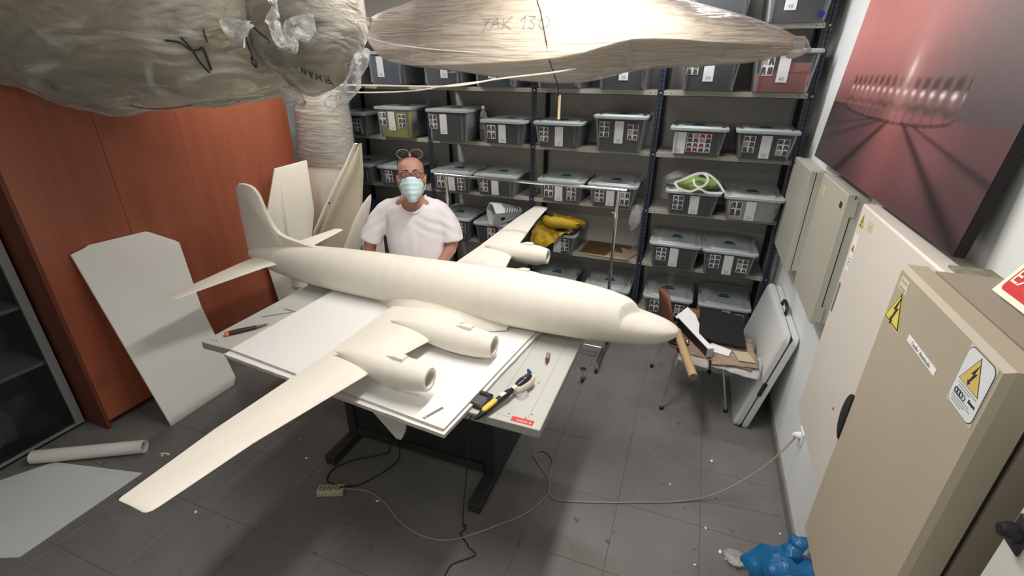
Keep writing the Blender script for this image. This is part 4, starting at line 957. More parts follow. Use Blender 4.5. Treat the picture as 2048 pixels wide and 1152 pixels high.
# wing panel leaning on the wardrobe face, with dowels in its near edge
t = thing('foam_wing_panel', (-.9, 3.0, 0), 'pale foam wing panel with two dowels standing between wardrobe and tail fin', 'foam part')
part('panel', slabpoly([(-.882, 2.982, 1.433), (-.73, 3.187, 1.479), (-.735, 3.18, 1.059), (-.853, 3.021, .226), (-.88, 2.985, .0), (-.95, 2.89, .0), (-.978, 2.835, .271), (-.992, 2.811, .607), (-.994, 2.809, .858), (-.972, 2.85, .981)], -.035, '', ''), foam2, t, bevel=.003)
rr = [[(x+w_*cos(q)+.01, y-w_*abs(sin(q)), z) for q in [pi*k/10 for k in range(11)]] for x, y, z, w_ in ((-.865, 2.99, 1.32, .020), (-.868, 2.985, 1.2, .024), (-.868, 2.98, 1.0, .032), (-.862, 2.98, .75, .045), (-.865, 2.97, .4, .05))]
part('spar_tube', MB().loft(rr), foam2, t, smooth=True)
for a_, b_ in (((-.95, 2.80, .575), (-.925, 2.53, .60)), ((-.94, 2.79, .43), (-.93, 2.60, .42))):
    part('dowel', MB().tube([a_, (a_[0]+(-1.0-a_[0])*.0, a_[1], a_[2]), b_], .007, 8), mat('dowel_wood', (.80, .76, .66), .6), t, smooth=True)
# large pointed plate right
t = thing('foam_fin_panel', (-.5, 3.2, 0), "large pointed cream foam fin panel standing between fuselage section and the man", 'foam part')
pl = [(-.181, 3.2, 1.641), (-.20, 3.2, 1.4), (-.312, 3.2, .823), (-.44, 3.2, .42), (-.50, 3.2, .0), (-.80, 3.2, .0), (-.864, 3.2, .142), (-.785, 3.2, .763)]
part('panel', slabpoly(pl, .035, '', ''), mat('panel_foam_shade', (.68, .62, .48), .75, var=.05, vscale=3), t)
part('leading_edge', MB().loft([[Vector(p)+Vector((dx*w_, dy, dz*w_)) for dx, dy, dz in ((-1, -.025, .5), (-.6, -.045, .2), (.4, -.05, -.3), (.9, -.03, -.6), (.3, .0, 0))] for p, w_ in (((-.183, 3.19, 1.645), .006), ((-.27, 3.18, 1.50), .018), ((-.42, 3.18, 1.30), .022), ((-.60, 3.18, 1.05), .020), ((-.73, 3.18, .86), .014), ((-.785, 3.18, .765), .004))]), foam2, t, smooth=True)
part('dowel_hole', MB().ell((-.50, 3.125, 1.15), (.009, .004, .009), 8, 5), inkm, t)
# pointed cone beside the man
t = thing('foam_nose_cone', (-.05, 2.86, 0), "slender cream foam cone leaning near the man's arm", 'foam part')
m_ = MB().tube([(.178, 2.80, 1.355), (.165, 2.80, 1.33), (.13, 2.80, 1.27), (.08, 2.80, 1.18), (.02, 2.80, 1.06), (-.05, 2.80, .92), (-.12, 2.80, .78), (-.2, 2.82, .5), (-.28, 2.84, .05)], [.003, .014, .03, .043, .053, .06, .062, .062, .05], 18)
part('cone_body', m_, foam, t, smooth=True)
part('support_block', MB().box((-.02, 2.88, .0), (.10, 3.0, 1.02)), foam2, t)

# ================================================================== FOAM SHEET LEANING ON THE WARDROBE
P = [(-.674, 1.53, .002), (-.664, 2.02, .002), (-.672, 2.055, .05), (-.80, 2.06, .62), (-.995, 2.12, 1.064), (-1.0, 2.10, 1.085), (-.999, 1.965, 1.185), (-.999, 1.945, 1.192), (-1.0, 1.62, 1.205), (-1.0, 1.595, 1.195), (-.999, 1.515, 1.180)]
# keep it planar: x follows height
P = [(-.672-(p[2]/1.19)*.325, p[1], p[2]) for p in P]
m_ = slabpoly(P, -.012, '', '')
mv = min(x for x, y, z in m_.v)
if mv < -1.019: m_.v = [(x-mv-1.019, y, z) for x, y, z in m_.v]
tagged('foam_sheet', m_, sheetw, 'large white foam sheet with cut corners leaning against the wardrobe', 'sheet')
# roll and paper on the floor
t = thing('paper_roll', (-.86, 1.16, 0), 'white rolled sheet lying on the floor beside the glass cabinet', 'roll')
pa, pb = Vector((-1.125, 1.01, .042)), Vector((-.592, 1.312, .042)); u = (pb-pa).normalized(); s1 = Vector((-u.y, u.x, 0))
sp = []
m_ = MB()
for e in (pa, pb):
    pass
n_ = 40
def spiral(k): a_ = k/n_*2*pi*2.5; return a_, .040-.012*k/n_
rr = [[c+s1*.04*cos(q)+Vector((0, 0, 1))*.04*sin(q) for q in [2*pi*k/28 for k in range(28)]] for c in (pa, pb)]
rr += [[pb+s1*r*cos(q)+Vector((0, 0, 1))*r*sin(q) for q in [2*pi*k/28 for k in range(28)]] for r in (.030,)]
rr += [[pb-u*.25+s1*.018*cos(q)+Vector((0, 0, 1))*.018*sin(q) for q in [2*pi*k/28 for k in range(28)]]]
rr.insert(3, [pb-u*.006+s1*.022*cos(q)+Vector((0, 0, 1))*.022*sin(q) for q in [2*pi*k/28 for k in range(28)]])
part('rolled_sheet', MB().loft(rr), mat('roll_white', (.66, .67, .62), .5), t, smooth=True)
part('core_hole', MB().loft([[pb-u*.03+s1*.0195*cos(q)+Vector((0, 0, 1))*.0195*sin(q) for q in [2*pi*k/20 for k in range(20)]], [pb-u*.028+s1*.012*cos(q)+Vector((0, 0, 1))*.012*sin(q) for q in [2*pi*k/20 for k in range(20)]]]), inkm, t)
def pgrid(u_, v_):
    a_, b_, c, d = Vector((-1.03, .55, 0)), Vector((-.458, .605, 0)), Vector((-.436, 1.182, 0)), Vector((-1.05, 1.10, 0))
    p = a_.lerp(b_, u_).lerp(d.lerp(c, u_), v_); p.z = .003+.006*max(0, u_-.85)*6*v_*.3+.0015*noise.noise(p*4); return p
tagged('white_sheet', MB().grid(lambda u_, v_: Vector((lerp(lerp(-1.6, -.458, u_), lerp(-1.02, -.436, u_), v_), lerp(lerp(.12, .605, u_), lerp(1.05, 1.182, u_), v_)+.0, .003+.002*u_*v_)), 20, 20), mat('sheet_cool', (.60, .65, .66), .6, var=.06, vscale=3), 'large white sheet lying flat on the floor at lower left', 'sheet', solid=.003)

# ================================================================== POWER STRIP, CORDS
t = thing('power_strip', (.69, 1.47, 0), 'beige three socket power strip on the floor under the table front', 'power strip')
c0 = Vector((.690, 1.468, 0)); ang = math.atan2(.055, .128); R_ = Matrix.Rotation(ang, 3, 'Z')
bm_ = mat('strip_beige', (.50, .47, .33), .5)
part('strip_body', MB().box((c0.x-.072, c0.y-.03, .0005), (c0.x+.072, c0.y+.03, .038), R_, tuple(c0), bev=.004), bm_, t, smooth=True)
for k in (-1, 0, 1):
    c = c0+R_@Vector((k*.042, 0, 0)); m_ = MB().tube([(c.x, c.y, .0375), (c.x, c.y, .0388)], .0185, 18); s_ = part('socket', m_, mat('socket_shade', (.20, .18, .12), .6), t)
    part('earth_clip', MB().box((c.x-.004, c.y-.017, .0389), (c.x+.004, c.y+.017, .0398)), bm_, s_)
cordm = mat('cord_grey', (.30, .28, .22), .6)
cp = [(.757, 1.50, .02), (.79, 1.53, .006), (.891, 1.548, .005), (1.0, 1.52, .005), (1.064, 1.489, .005), (1.18, 1.435, .005), (1.326, 1.411, .005), (1.475, 1.454, .005), (1.656, 1.617, .005), (1.76, 1.73, .005), (1.815, 1.84, .005), (1.838, 1.93, .005), (1.80, 2.01, .005), (1.751, 2.059, .005), (1.69, 2.12, .005), (1.663, 2.16, .005), (1.69, 2.20, .006), (1.735, 2.20, .007), (1.79, 2.145, .007), (1.806, 2.04, .009), (1.822, 1.955, .011), (1.832, 1.91, .009), (1.86, 1.885, .006), (1.908, 1.878, .005), (2.119, 1.945, .005), (2.35, 2.035, .005), (2.508, 2.10, .005), (2.65, 2.17, .02), (2.78, 2.23, .09), (2.93, 2.31, .22), (3.03, 2.375, .36), (3.055, 2.39, .42)]
tagged('extension_cable', MB().tube(smoothpts(cp, 6), .0042, 8), cordm, 'grey beige extension cable winding from the strip to the wall socket', 'cable', smooth=True)
bp = [(.86, 1.862, .145), (.855, 1.845, .14), (.83, 1.835, .03), (.80, 1.83, .006), (.742, 1.78, .005), (.66, 1.72, .005), (.60, 1.64, .005), (.585, 1.58, .005), (.61, 1.53, .006), (.66, 1.505, .03), (.70, 1.49, .045)]
tagged('black_cable', MB().tube(smoothpts(bp, 6), .004, 7), blk, 'black cable looping from the table beam to the power strip', 'cable', 'black cables under the table', smooth=True)
bp = [(.742, 1.482, .045), (.765, 1.52, .03), (.80, 1.56, .006), (.86, 1.66, .005), (.90, 1.76, .005), (.905, 1.82, .006), (.90, 1.846, .07), (.90, 1.85, .13), (.90, 1.866, .14)]
tagged('black_cable', MB().tube(smoothpts(bp, 6), .004, 7), blk, 'straighter black cable running from the power strip under the table', 'cable', 'black cables under the table', smooth=True)
t = thing('wall_socket', (X1, 2.39, .42), 'white wall socket with a plug above the right skirting', 'socket')
part('face_plate', MB().box((X1-.010, 2.35, .375), (X1-.0005, 2.43, .455), bev=.002), paper, t, smooth=True)
part('plug', MB().tube([(X1-.010, 2.39, .415), (X1-.03, 2.39, .415), (X1-.045, 2.385, .42)], [.02, .018, .008], 12), paper, t, smooth=True)
m_ = MB()
rnd = random.Random(3)
for x, y in ((2.474, 2.221), (2.668, 1.985), (.372, 1.624), (.217, 1.736), (3.03, 2.089), (2.737, 1.866), (2.764, 1.842), (.967, 1.512), (-.467, 1.321), (-.36, 1.30), (-.44, 1.34), (1.9, 1.3), (2.62, 1.75), (2.70, 2.5), (.1, 1.1)):
    r = rnd.uniform(.004, .009); m_.ell((x, y, r*.6), (r*1.5, r, r*.6), 7, 4, Matrix.Rotation(rnd.uniform(0, 3), 3, 'Z'))
tag(part('foam_crumbs', m_, paper, None), 'tiny white foam crumbs scattered on the floor', 'crumbs', kind='stuff')
# shards on the floor by the roll
tagged('foam_sliver', MB().prism([(0, 0), (.05, .008), (.06, .014), (.02, .012)], (-.50, 1.325, .0005), (1, .2, 0), (-.2, 1, 0), .004), paper, 'thin white sliver on the floor right of the roll', 'offcut')

# ================================================================== CHAIR WITH STUFF
t = thing('side_chair', (2.5, 3.2, 0), 'brown plywood chair with thin chrome legs beyond the model nose', 'chair')
ply = mat('plywood_brown', (.14, .06, .035), .45, var=.2, vscale=8, stretch=(1, 1, 6))
legs = [(2.248, 3.42), (2.366, 2.903), (2.684, 3.50), (2.79, 3.033)]
tops = [(2.34, 3.34), (2.42, 3.00), (2.64, 3.38), (2.70, 3.08)]
for (x, y), (a_, b_) in zip(legs, tops):
    l = part('leg', MB().tube([(x, y, .02), (a_, b_, .42)], .0085, 10), chrome, t, smooth=True)
    part('rubber_foot', MB().tube([(x, y, 0), (x, y, .024)], .014, 10), blk, l, smooth=True)
part('seat_frame', MB().tube([(*tops[0], .42), (*tops[1], .42), (*tops[3], .42), (*tops[2], .42), (*tops[0], .42)], .008, 8), chrome, t, smooth=True)
sr = Vector((.97, .22, 0)).normalized(); sf = Vector((-.22, .97, 0)).normalized()   # sr: from back towards front of seat; sf: sideways
def seat(u_, v_):
    k = (v_-.5)*2; wd = .20*(1-.18*(2*abs(u_-.5))**3)
    p = Vector((2.53, 3.19, .455))+sr*((u_-.5)*.42)+sf*(k*wd); p.z += -.02*(1-k*k)+.02*abs(k)-.03*max(0, u_-.8)*5*.2; return p
part('seat', MB().grid(seat, 14, 12), ply, t, smooth=True, solid=.012)
def back(u_, v_):
    k = (v_-.5)*2; h = u_*.36; wd = .19*math.sqrt(max(.02, 1-(max(0, u_-.35)/.66)**2.4))*(.75+.25*min(1, u_*3))
    p = Vector((2.315, 3.15, .47))-sr*(.02+.07*u_)+sf*(k*wd)+Vector((0, 0, h)); p += sr*.05*k*k; return p
part('backrest', MB().grid(back, 16, 14), ply, t, smooth=True, solid=.012)
def flat(name, P, z, th, m, label, cat, tilt=(0, 0), grp=None, base=0):
    """sheet with corners P (x,y); z plus a slope"""
    Q = [Vector((x, y, z+tilt[0]*(x-P[0][0])+tilt[1]*(y-P[0][1]))) for x, y in P]
    return tagged(name, MB().loft([[q for q in Q], [q+Vector((0, 0, th)) for q in Q]]), m, label, cat, grp)
def sagsheet(P, z, seed, lift=.0, n=12):
    P = [Vector((x, y, z)) for x, y in P]
    def f(u_, v_):
        p = P[0].lerp(P[1], u_).lerp(P[3].lerp(P[2], u_), v_); e = max(0, (2.98-p.y))/.12
        p.z += .006*noise.noise(Vector((p.x*14, p.y*14, seed)))-.020*min(1.4, e)**1.5+lift; p.x += .01*noise.noise(Vector((u_*6, v_*6, seed))); p.y += .012*noise.noise(Vector((u_*5, 3, seed))); return p
    return MB().grid(f, n, n)
kl = mat('kraft_light', (.30, .21, .15), .8, var=.35, vscale=20); pg = mat('paper_greyish', (.42, .39, .34), .7, var=.25, vscale=14)
for nm_, P_, z_, m2, lab, ct in (
    ('tissue_sheet', [(2.42, 2.86), (2.60, 2.83), (2.62, 3.1), (2.45, 3.14)], .474, pg, 'grey crumpled tissue sheet beside the cardboard tube', 'paper'),
    ('kraft_sheet', [(2.46, 2.92), (2.86, 2.87), (2.90, 3.28), (2.50, 3.34)], .481, kl, 'brown wrapping paper sheet spread over the chair seat', 'paper'),
    ('kraft_sheet', [(2.62, 2.86), (2.90, 2.90), (2.88, 3.20), (2.60, 3.16)], .489, mat('kraft_mid', (.38, .28, .20), .8, var=.3, vscale=16), 'second, paler brown wrapping paper sagging over the seat corner', 'paper'),
    ('thin_cardboard', [(2.36, 3.02), (2.58, 2.95), (2.62, 3.35), (2.40, 3.40)], .477, kraft, 'dark brown cardboard sheet under the long black box', 'cardboard')):
    tagged(nm_, sagsheet(P_, z_, len(lab)), m2, lab, ct, smooth=True, solid=.002)
tagged('clear_plastic_sheet', sagsheet([(2.62, 2.86), (2.90, 2.82), (2.95, 3.05), (2.66, 3.1)], .470, 3), bagfilm, 'clear plastic sleeve sticking out under the brown wrapping papers', 'sheet', smooth=True, solid=.002)
flat('cream_envelope', [(2.78, 2.92), (2.88, 2.93), (2.84, 3.05), (2.75, 3.03)], .4925, .003, mat('cream_card', (.5, .42, .30), .8), 'cream envelope corner on the brown papers', 'paper')
flat('white_booklet', [(2.58, 2.98), (2.72, 2.95), (2.74, 3.03), (2.62, 3.09)], .4935, .004, paper, 'white booklet between black folder and brown papers', 'paper')
flat('black_folder', [(2.53, 3.09), (2.825, 3.05), (2.815, 3.50), (2.53, 3.55)], .515, .012, mat('folder_black', (.010, .010, .013), .6), 'large matt black folder lying on top of the chair pile', 'folder', tilt=(0, .03))
flat('brown_carton', [(2.42, 3.40), (2.55, 3.38), (2.56, 3.52), (2.43, 3.54)], .4925, .03, kraft, 'small brown carton behind the black folder', 'box')
flat('curved_white_card', [(2.36, 3.32), (2.44, 3.50), (2.50, 3.40), (2.55, 3.18), (2.52, 3.12)], .53, .003, paper, 'white card sheet left of the black folder', 'card', tilt=(0, .05))
t = thing('long_black_box', (2.48, 3.07, .52), 'long narrow black box with a white top edge behind the model nose', 'box')
pa, pb = Vector((2.395, 3.27, .53)), Vector((2.60, 2.92, .515)); u = (pb-pa).normalized(); v = Vector((0, 0, 1)); n_ = u.cross(v).normalized()
part('box_body', MB().loft([[p+n_*a_+v*b_ for a_, b_ in ((-.018, -.028), (.018, -.028), (.018, .028), (-.018, .028))] for p in (pa, pb)]), blk, t)
part('white_edge', MB().loft([[p+n_*a_+v*b_ for a_, b_ in ((-.019, .028), (.019, .028), (.019, .034), (-.019, .034))] for p in (pa, pb+u*.004)]), paper, t)
part('end_cap', MB().loft([[p+n_*a_+v*b_ for a_, b_ in ((-.02, -.03), (.02, -.03), (.02, .03), (-.02, .03))] for p in (pb, pb+u*.012)]), mat('cap_silver', (.45, .45, .46), .3, metal=.4), t)
t = thing('cardboard_tube', (2.44, 2.9, .47), 'brown cardboard tube jutting out over the chair seat edge', 'tube')
pa, pb = Vector((2.385, 3.10, .53)), Vector((2.515, 2.655, .475)); tk = mat('tube_kraft', (.46, .33, .18), .7)
part('tube_body', MB().tube([pa, pa.lerp(pb, .93), pb], .027, 18), tk, t, smooth=True)
part('tube_end', MB().tube([pb-(pb-pa).normalized()*.001, pb+(pb-pa).normalized()*.002], .0255, 18), mat('tube_end_brown', (.22, .13, .07), .8), t)
part('tape', MB().tube([pa, pa+(pb-pa)*.06], .03, 14), mat('tape_grey', (.45, .42, .38), .6), t, smooth=True)
tagged('chrome_ball', MB().ell((2.46, 3.03, .50), (.016, .016, .016), 14, 9), chrome, 'small chrome knob between cardboard tube and black box', 'knob', smooth=True)

# ================================================================== FOLDED PLASTIC TABLE
t = thing('folding_table', (2.87, 3.3, 0), 'white folded plastic suitcase table leaning against the right wall', 'folding table')
lean = math.radians(12.0); Rt = Matrix.Rotation(lean, 3, 'Y'); piv = (2.83, 3.33, .003)
pw = mat('plastic_white', (.60, .61, .60), .45, spec=.5, bump=.05, bscale=90)
def tb(x0, x1, y0, y1, z0, z1, r):
    m_ = MB(); rr = []
    poly = rrect(y0, y1, z0, z1, r, 5)
    for x, ins in ((x0, .012), (x0+.010, 0), (x1-.004, 0), (x1, .004)):
        cy_, cz_ = (y0+y1)/2, (z0+z1)/2; rr.append([Rt@(Vector((x, cy_+(a_-cy_)*(1-2*ins/(y1-y0)), cz_+(b_-cz_)*(1-2*ins/(z1-z0))))-Vector(piv))+Vector(piv) for a_, b_ in poly])
    return m_.loft(rr)
part('table_half', tb(2.83, 2.872, 2.89, 3.77, .003, .755, .05), pw, t, smooth=True)
part('table_half', tb(2.878, 2.918, 2.89, 3.77, .003, .755, .05), pw, t, smooth=True)
def T(x, y, z): return Rt@(Vector((x, y, z))-Vector(piv))+Vector(piv)
part('black_seam', MB().loft([[T(x, y, z) for y, z in ((2.896, .01), (3.76, .01), (3.76, .748), (2.896, .748))] for x in (2.8725, 2.8775)]), blk, t)
part('carry_handle', MB().tube(smoothpts([T(2.875, 3.22, .755), T(2.873, 3.235, .79), T(2.873, 3.30, .80), T(2.873, 3.37, .79), T(2.875, 3.385, .755)], 5), .011, 8), blk, t, smooth=True)
part('latch', MB().box((0, 0, 0), (0, 0, 0)) if 0 else MB().loft([[T(x, y, z) for x, y in ((2.863, 2.886), (2.887, 2.886), (2.887, 2.897), (2.863, 2.897))] for z in (.30, .40)]), blk, t)
part('latch', MB().loft([[T(x, y, z) for x, y in ((2.866, 2.884), (2.884, 2.884), (2.884, 2.89), (2.866, 2.89))] for z in (.33, .37)]), blk2, t)

# ================================================================== ELECTRICAL ENCLOSURES ON RIGHT WALL
def facebox(name, xf, y0, y1, z0, z1, m, mside, label, door=.04, ch=.012, seam=.006):
    t = thing(name, (X1, (y0+y1)/2, z0), label, 'electrical cabinet')
    part('body', MB().box((xf+door+seam, y0+.006, z0+.006), (X1-.0005, y1-.006, z1-.006)), mside, t)
    def R(x, i): return [(x, y0+i, z0+i), (x, y1-i, z0+i), (x, y1-i, z1-i), (x, y0+i, z1-i)]
    part('door', MB().loft([R(xf, ch), R(xf+ch*.9, 0), R(xf+door, 0), R(xf+door, .008)]), m, t)
    part('gasket', MB().box((xf+door, y0+.012, z0+.012), (xf+door+seam, y1-.012, z1-.012)), inkm, t)
    return t
b1 = facebox('electrical_box', 2.985, 3.345, 3.965, .985, 1.632, greyb, greyb, 'farthest small grey electrical box on the right wall', .03, .004)
part('lock', MB().box((2.982, 3.90, 1.585), (2.9855, 3.925, 1.60)), inkm, b1)
b2 = facebox('electrical_box', 2.985, 2.50, 3.03, 1.025, 1.68, greyb, greyb, 'second small grey electrical box with a yellow mark, beside the white one', .03, .004)
part('type_plate', MB().box((2.982, 2.545, 1.605), (2.9855, 2.58, 1.632)), inkm, b2)
part('yellow_mark', MB().box((2.982, 2.90, 1.58), (2.9855, 2.94, 1.625)), mat('yellow_faded', (.55, .52, .2), .7), b2)
part('hinge', MB().box((3.005, 2.496, 1.58), (3.03, 2.4995, 1.66)), greyb, b2); part('hinge', MB().box((3.005, 2.496, 1.04), (3.03, 2.4995, 1.12)), greyb, b2)
b3 = facebox('electrical_box', 2.965, 1.285, 2.205, .70, 1.708, whiteb, whiteb, 'large cream white electrical cabinet below the framed picture', .05, .006)
part('name_plate', MB().box((2.962, 2.165, 1.25), (2.9652, 2.18, 1.38)), mat('plate_grey', (.2, .2, .19), .5), b3)
def tri(mb, c, s, z, x, k0=0):
    """warning triangle on a plane facing -x: u = -y"""
    for kk, (f, h0) in enumerate(((1, 0), (.9, .0006), (.78, .0012))):
        mb.use([1, 0, 1][kk] if 0 else [3, 0, 3][kk]); r = s*f*.577
        mb.prism([(-s*f/2, -r/2), (s*f/2, -r/2), (0, r)], (x, c, z), (0, -1, 0), (0, 0, 1), .0006, h0)
    mb.use(0).prism([(p*s*.011, q*s*.011) for p, q in ((8, 42), (-10, 6), (0, 8), (-8, -14), (-13, -12), (-6, -28), (3, -16), (-2, -15), (12, 16), (2, 12))], (x, c, z), (0, -1, 0), (0, 0, 1), .0006, .0018)
# (materials: 0 ink, 1 white, 2 grey, 3 yellow)
DM = [inkm, paper, inkg, yel]
xx = 2.9648
m_ = MB(); tri(m_, 2.150, .06, 1.645, xx)
part('warning_triangle', m_, DM, b3)
m_ = MB().use(1); m_.prism(rrect(-.022, .022, -.075, .075, .008), (xx, 2.155, 1.52), (0, -1, 0), (0, 0, 1), .0006)
for k in range(3): m_.use(2).prism([(-.014, -.03-k*.012), (.014, -.03-k*.012), (.014, -.025-k*.012), (-.014, -.025-k*.012)], (xx, 2.155, 1.52), (0, -1, 0), (0, 0, 1), .0003, .0006)
m_.use(3).prism([(-.019, .005), (.019, .005), (0, .038)], (xx, 2.155, 1.52), (0, -1, 0), (0, 0, 1), .0003, .0006)
m_.use(0).prism([(-.002, .01), (.003, .01), (.004, .028), (-.001, .028)], (xx, 2.155, 1.52), (0, -1, 0), (0, 0, 1), .0003, .0009)
part('warning_sticker', m_, [inkm, paper, inkg, mat('sticker_orange', (.5, .25, .1), .6)], b3)
m_ = MB().use(1).prism(rrect(-.03, .03, -.02, .02, .003), (xx, 2.05, 1.655), (0, -1, 0), (0, 0, 1), .0006)
for k in range(2): m_.use(2).prism([(-.02, -.004-k*.012), (.022, -.004-k*.012), (.022, -.0-k*.012), (-.02, -.0-k*.012)], (xx, 2.05, 1.659), (0, -1, 0), (0, 0, 1), .0003, .0006)
part('small_label', m_, [inkm, mat('label_cream', (.62, .60, .42), .6), mat('label_print', (.4, .38, .25), .6)], b3)
# big beige cabinet
b4 = facebox('electrical_cabinet', 2.80, .803, 1.263, .918, 1.778, beige, brownd, 'nearest large beige electrical cabinet with warning stickers and black handle', .05, .010, .013)
xx = 2.7998
m_ = MB(); tri(m_, 1.205, .098, 1.678, xx); part('warning_triangle', m_, DM, b4)
m_ = MB().use(1).prism([(-.024, -.012), (.026, -.012), (.026, .0), (.024, .002), (.024, .016), (-.022, .016), (-.022, .0), (-.024, 0)], (xx, 1.215, 1.742), (0, -1, 0), (0, 0, 1), .0006)
m_.use(2).prism([(-.018, .006), (.018, .006), (.018, .011), (-.018, .011)], (xx, 1.215, 1.742), (0, -1, 0), (0, 0, 1), .0003, .0006)
m_.use(0).prism([(-.018, -.008), (.018, -.008), (.018, -.005), (-.018, -.005)], (xx, 1.215, 1.742), (0, -1, 0), (0, 0, 1), .0003, .0006)
part('small_label', m_, [inkg, mat('label_cream', (.62, .60, .42), .6), mat('label_print', (.4, .38, .25), .6)], b4)
m_ = MB().use(1).prism([(-.07, -.007), (.07, -.007), (.07, .007), (-.07, .007)], (xx, 1.04, 1.667), (0, -1, 0), (0, 0, 1), .0008)
m_.use(2); text_on(m_, 'Cuadro  Alumbrado', .0115, (xx-.0011, 1.04, 1.667), (0, -1, 0), (0, 0, 1))
part('text_strip', m_, [inkg, paper, mat('strip_text', (.36, .36, .34), .6)], b4)
m_ = MB(); cyz = (xx, .866, 1.711)
m_.use(4).prism([(-.044, -.056), (.044, -.056), (.044, .056), (-.044, .056)], cyz, (0, -1, 0), (0, 0, 1), .0004)
m_.use(0).prism(rrect(-.043, .043, -.055, .055, .015), cyz, (0, -1, 0), (0, 0, 1), .0003, .0004)
m_.use(1).prism(rrect(-.0415, .0415, -.0535, .0535, .014), cyz, (0, -1, 0), (0, 0, 1), .0004, .0007)
s_ = .066; c = cyz[1]+.002; z = cyz[2]+.012
m_.use(0).prism([(-s_/2, -s_*.29), (s_/2, -s_*.29), (0, s_*.577)], (xx-.0011, c, z), (0, -1, 0), (0, 0, 1), .0003)
m_.use(3).prism([(-s_/2*.93, -s_*.27), (s_/2*.93, -s_*.27), (0, s_*.53)], (xx-.0014, c, z), (0, -1, 0), (0, 0, 1), .0003)
m_.use(0).prism([(p*s_*.011, q*s_*.011) for p, q in ((8, 38), (-10, 6), (0, 8), (-8, -12), (-13, -10), (-6, -22), (3, -14), (-2, -13), (12, 16), (2, 12))], (xx-.0017, c, z), (0, -1, 0), (0, 0, 1), .0003)
for k, (a_, b_) in enumerate(((-.03, .03), (-.026, .012), (-.034, .022), (-.034, .028), (-.034, .012), (-.03, .004))):
    zz = (-.0125, -.0175, -.034, -.0385, -.043, -.0475)[k]
    m_.use(2).prism([(a_, zz), (b_, zz), (b_, zz+.0016), (a_, zz+.0016)], (xx-.0011, cyz[1], cyz[2]), (0, -1, 0), (0, 0, 1), .0003)
for k in range(4):
    cx_, cz_ = -.026+k*.0085, -.0265
    P2 = [(cx_+.0045*cos(q), cz_+.005*sin(q)) for q in [2*pi*j/10 for j in range(11)]]
    m_.use(0 if k < 3 else 2).tube([Vector((xx-.0016, cyz[1]-a_, cyz[2]+b_)) for a_, b_ in P2], .0010, 4)
m_.use(0); text_on(m_, 'Smart', .009, (xx-.0016, cyz[1]-.024, cyz[2]-.023), (0, -1, 0), (0, 0, 1))
part('warning_sticker', m_, [inkm, mat('sticker_white', (.72, .75, .78), .4), inkg, mat('sticker_yellow', (.66, .50, .13), .5), mat('tape_clear', (.6, .56, .48), .4)], b4)
# black handle: half-moon standing off the door edge
hm = [(.0, .072)]+[( -.042*sin(q)*1.0, .072*cos(q)) for q in [pi*k/14 for k in range(1, 14)]]+[(.0, -.072)]
m_ = MB().prism([(a_, b_) for a_, b_ in hm], (2.776, 1.247, 1.345), (0, -1, 0), (0, 0, 1), .006, -.024)
hb = part('handle', MB().prism(hm, (2.772, 1.247, 1.345), (0, -1, 0), (0, 0, 1), .004, -.028), blk, b4, bevel=.004)
part('handle_insert', MB().box((2.7665, 1.255, 1.355), (2.7685, 1.261, 1.362)), mat('key_dot', (.2, .2, .2), .4), hb)
# second cabinet nearer to the camera, mostly outside the frame
b5 = facebox('electrical_cabinet', 2.85, .05, .738, .9, 1.72, mat('enclosure_pale', (.62, .64, .58), .5), mat('enclosure_pale', (.62, .64, .58), .5), 'pale electrical cabinet with a black knob at the lower right edge', .05, .004)
part('knob', MB().tube([(2.85, .715, 1.563), (2.835, .715, 1.563), (2.825, .715, 1.563)], [.014, .014, .009], 14), blk, b5, smooth=True)
part('latch_plate', MB().box((2.846, .698, 1.535), (2.850, .728, 1.59)), blk2, b5)
# EXTINTOR sign leaning on top of the beige cabinet
t = thing('extinguisher_sign', (2.93, 1.1, 1.78), 'red and cream EXTINTOR sign leaning on top of the beige cabinet', 'sign')
o_ = Vector((2.917, 1.145, 1.782)); u = Vector((0, -1, 0)); v = Vector((.44, .0, .9)).normalized()
Ls, Hs = .30, .24
part('sign_plate', MB().prism([(0, 0), (Ls, 0), (Ls, Hs), (0, Hs)], o_, u, v, .003), signc, t)
part('red_field', MB().prism(rrect(.011, Ls-.011, .011, Hs-.011, .01), o_, u, v, .0005, .003), red, t)
m_ = MB(); 
nrm = u.cross(v)
tv_, tf_ = text_mesh('EXTINTOR', .046); x0_ = min(q[0] for q in tv_); m_.add([o_+u*(q[0]-x0_+.017)+v*(q[1]+.044)+nrm*(.0042+q[2]) for q in tv_], tf_); part('sign_lettering', m_, signc, t)
part('cream_panel', MB().prism(rrect(.02, Ls-.02, .085, Hs-.02, .01), o_, u, v, .0004, .0036), signc, t)
# small grey wire and tape on wall
tagged('wall_wire', MB().tube(smoothpts([(X1-.004, 2.10, .52), (X1-.02, 2.06, .525), (X1-.01, 2.02, .52), (X1-.004, 2.0, .51)], 5), .0022, 6), cordm, 'short grey wire on the wall between socket and beige cabinet', 'wire', smooth=True)

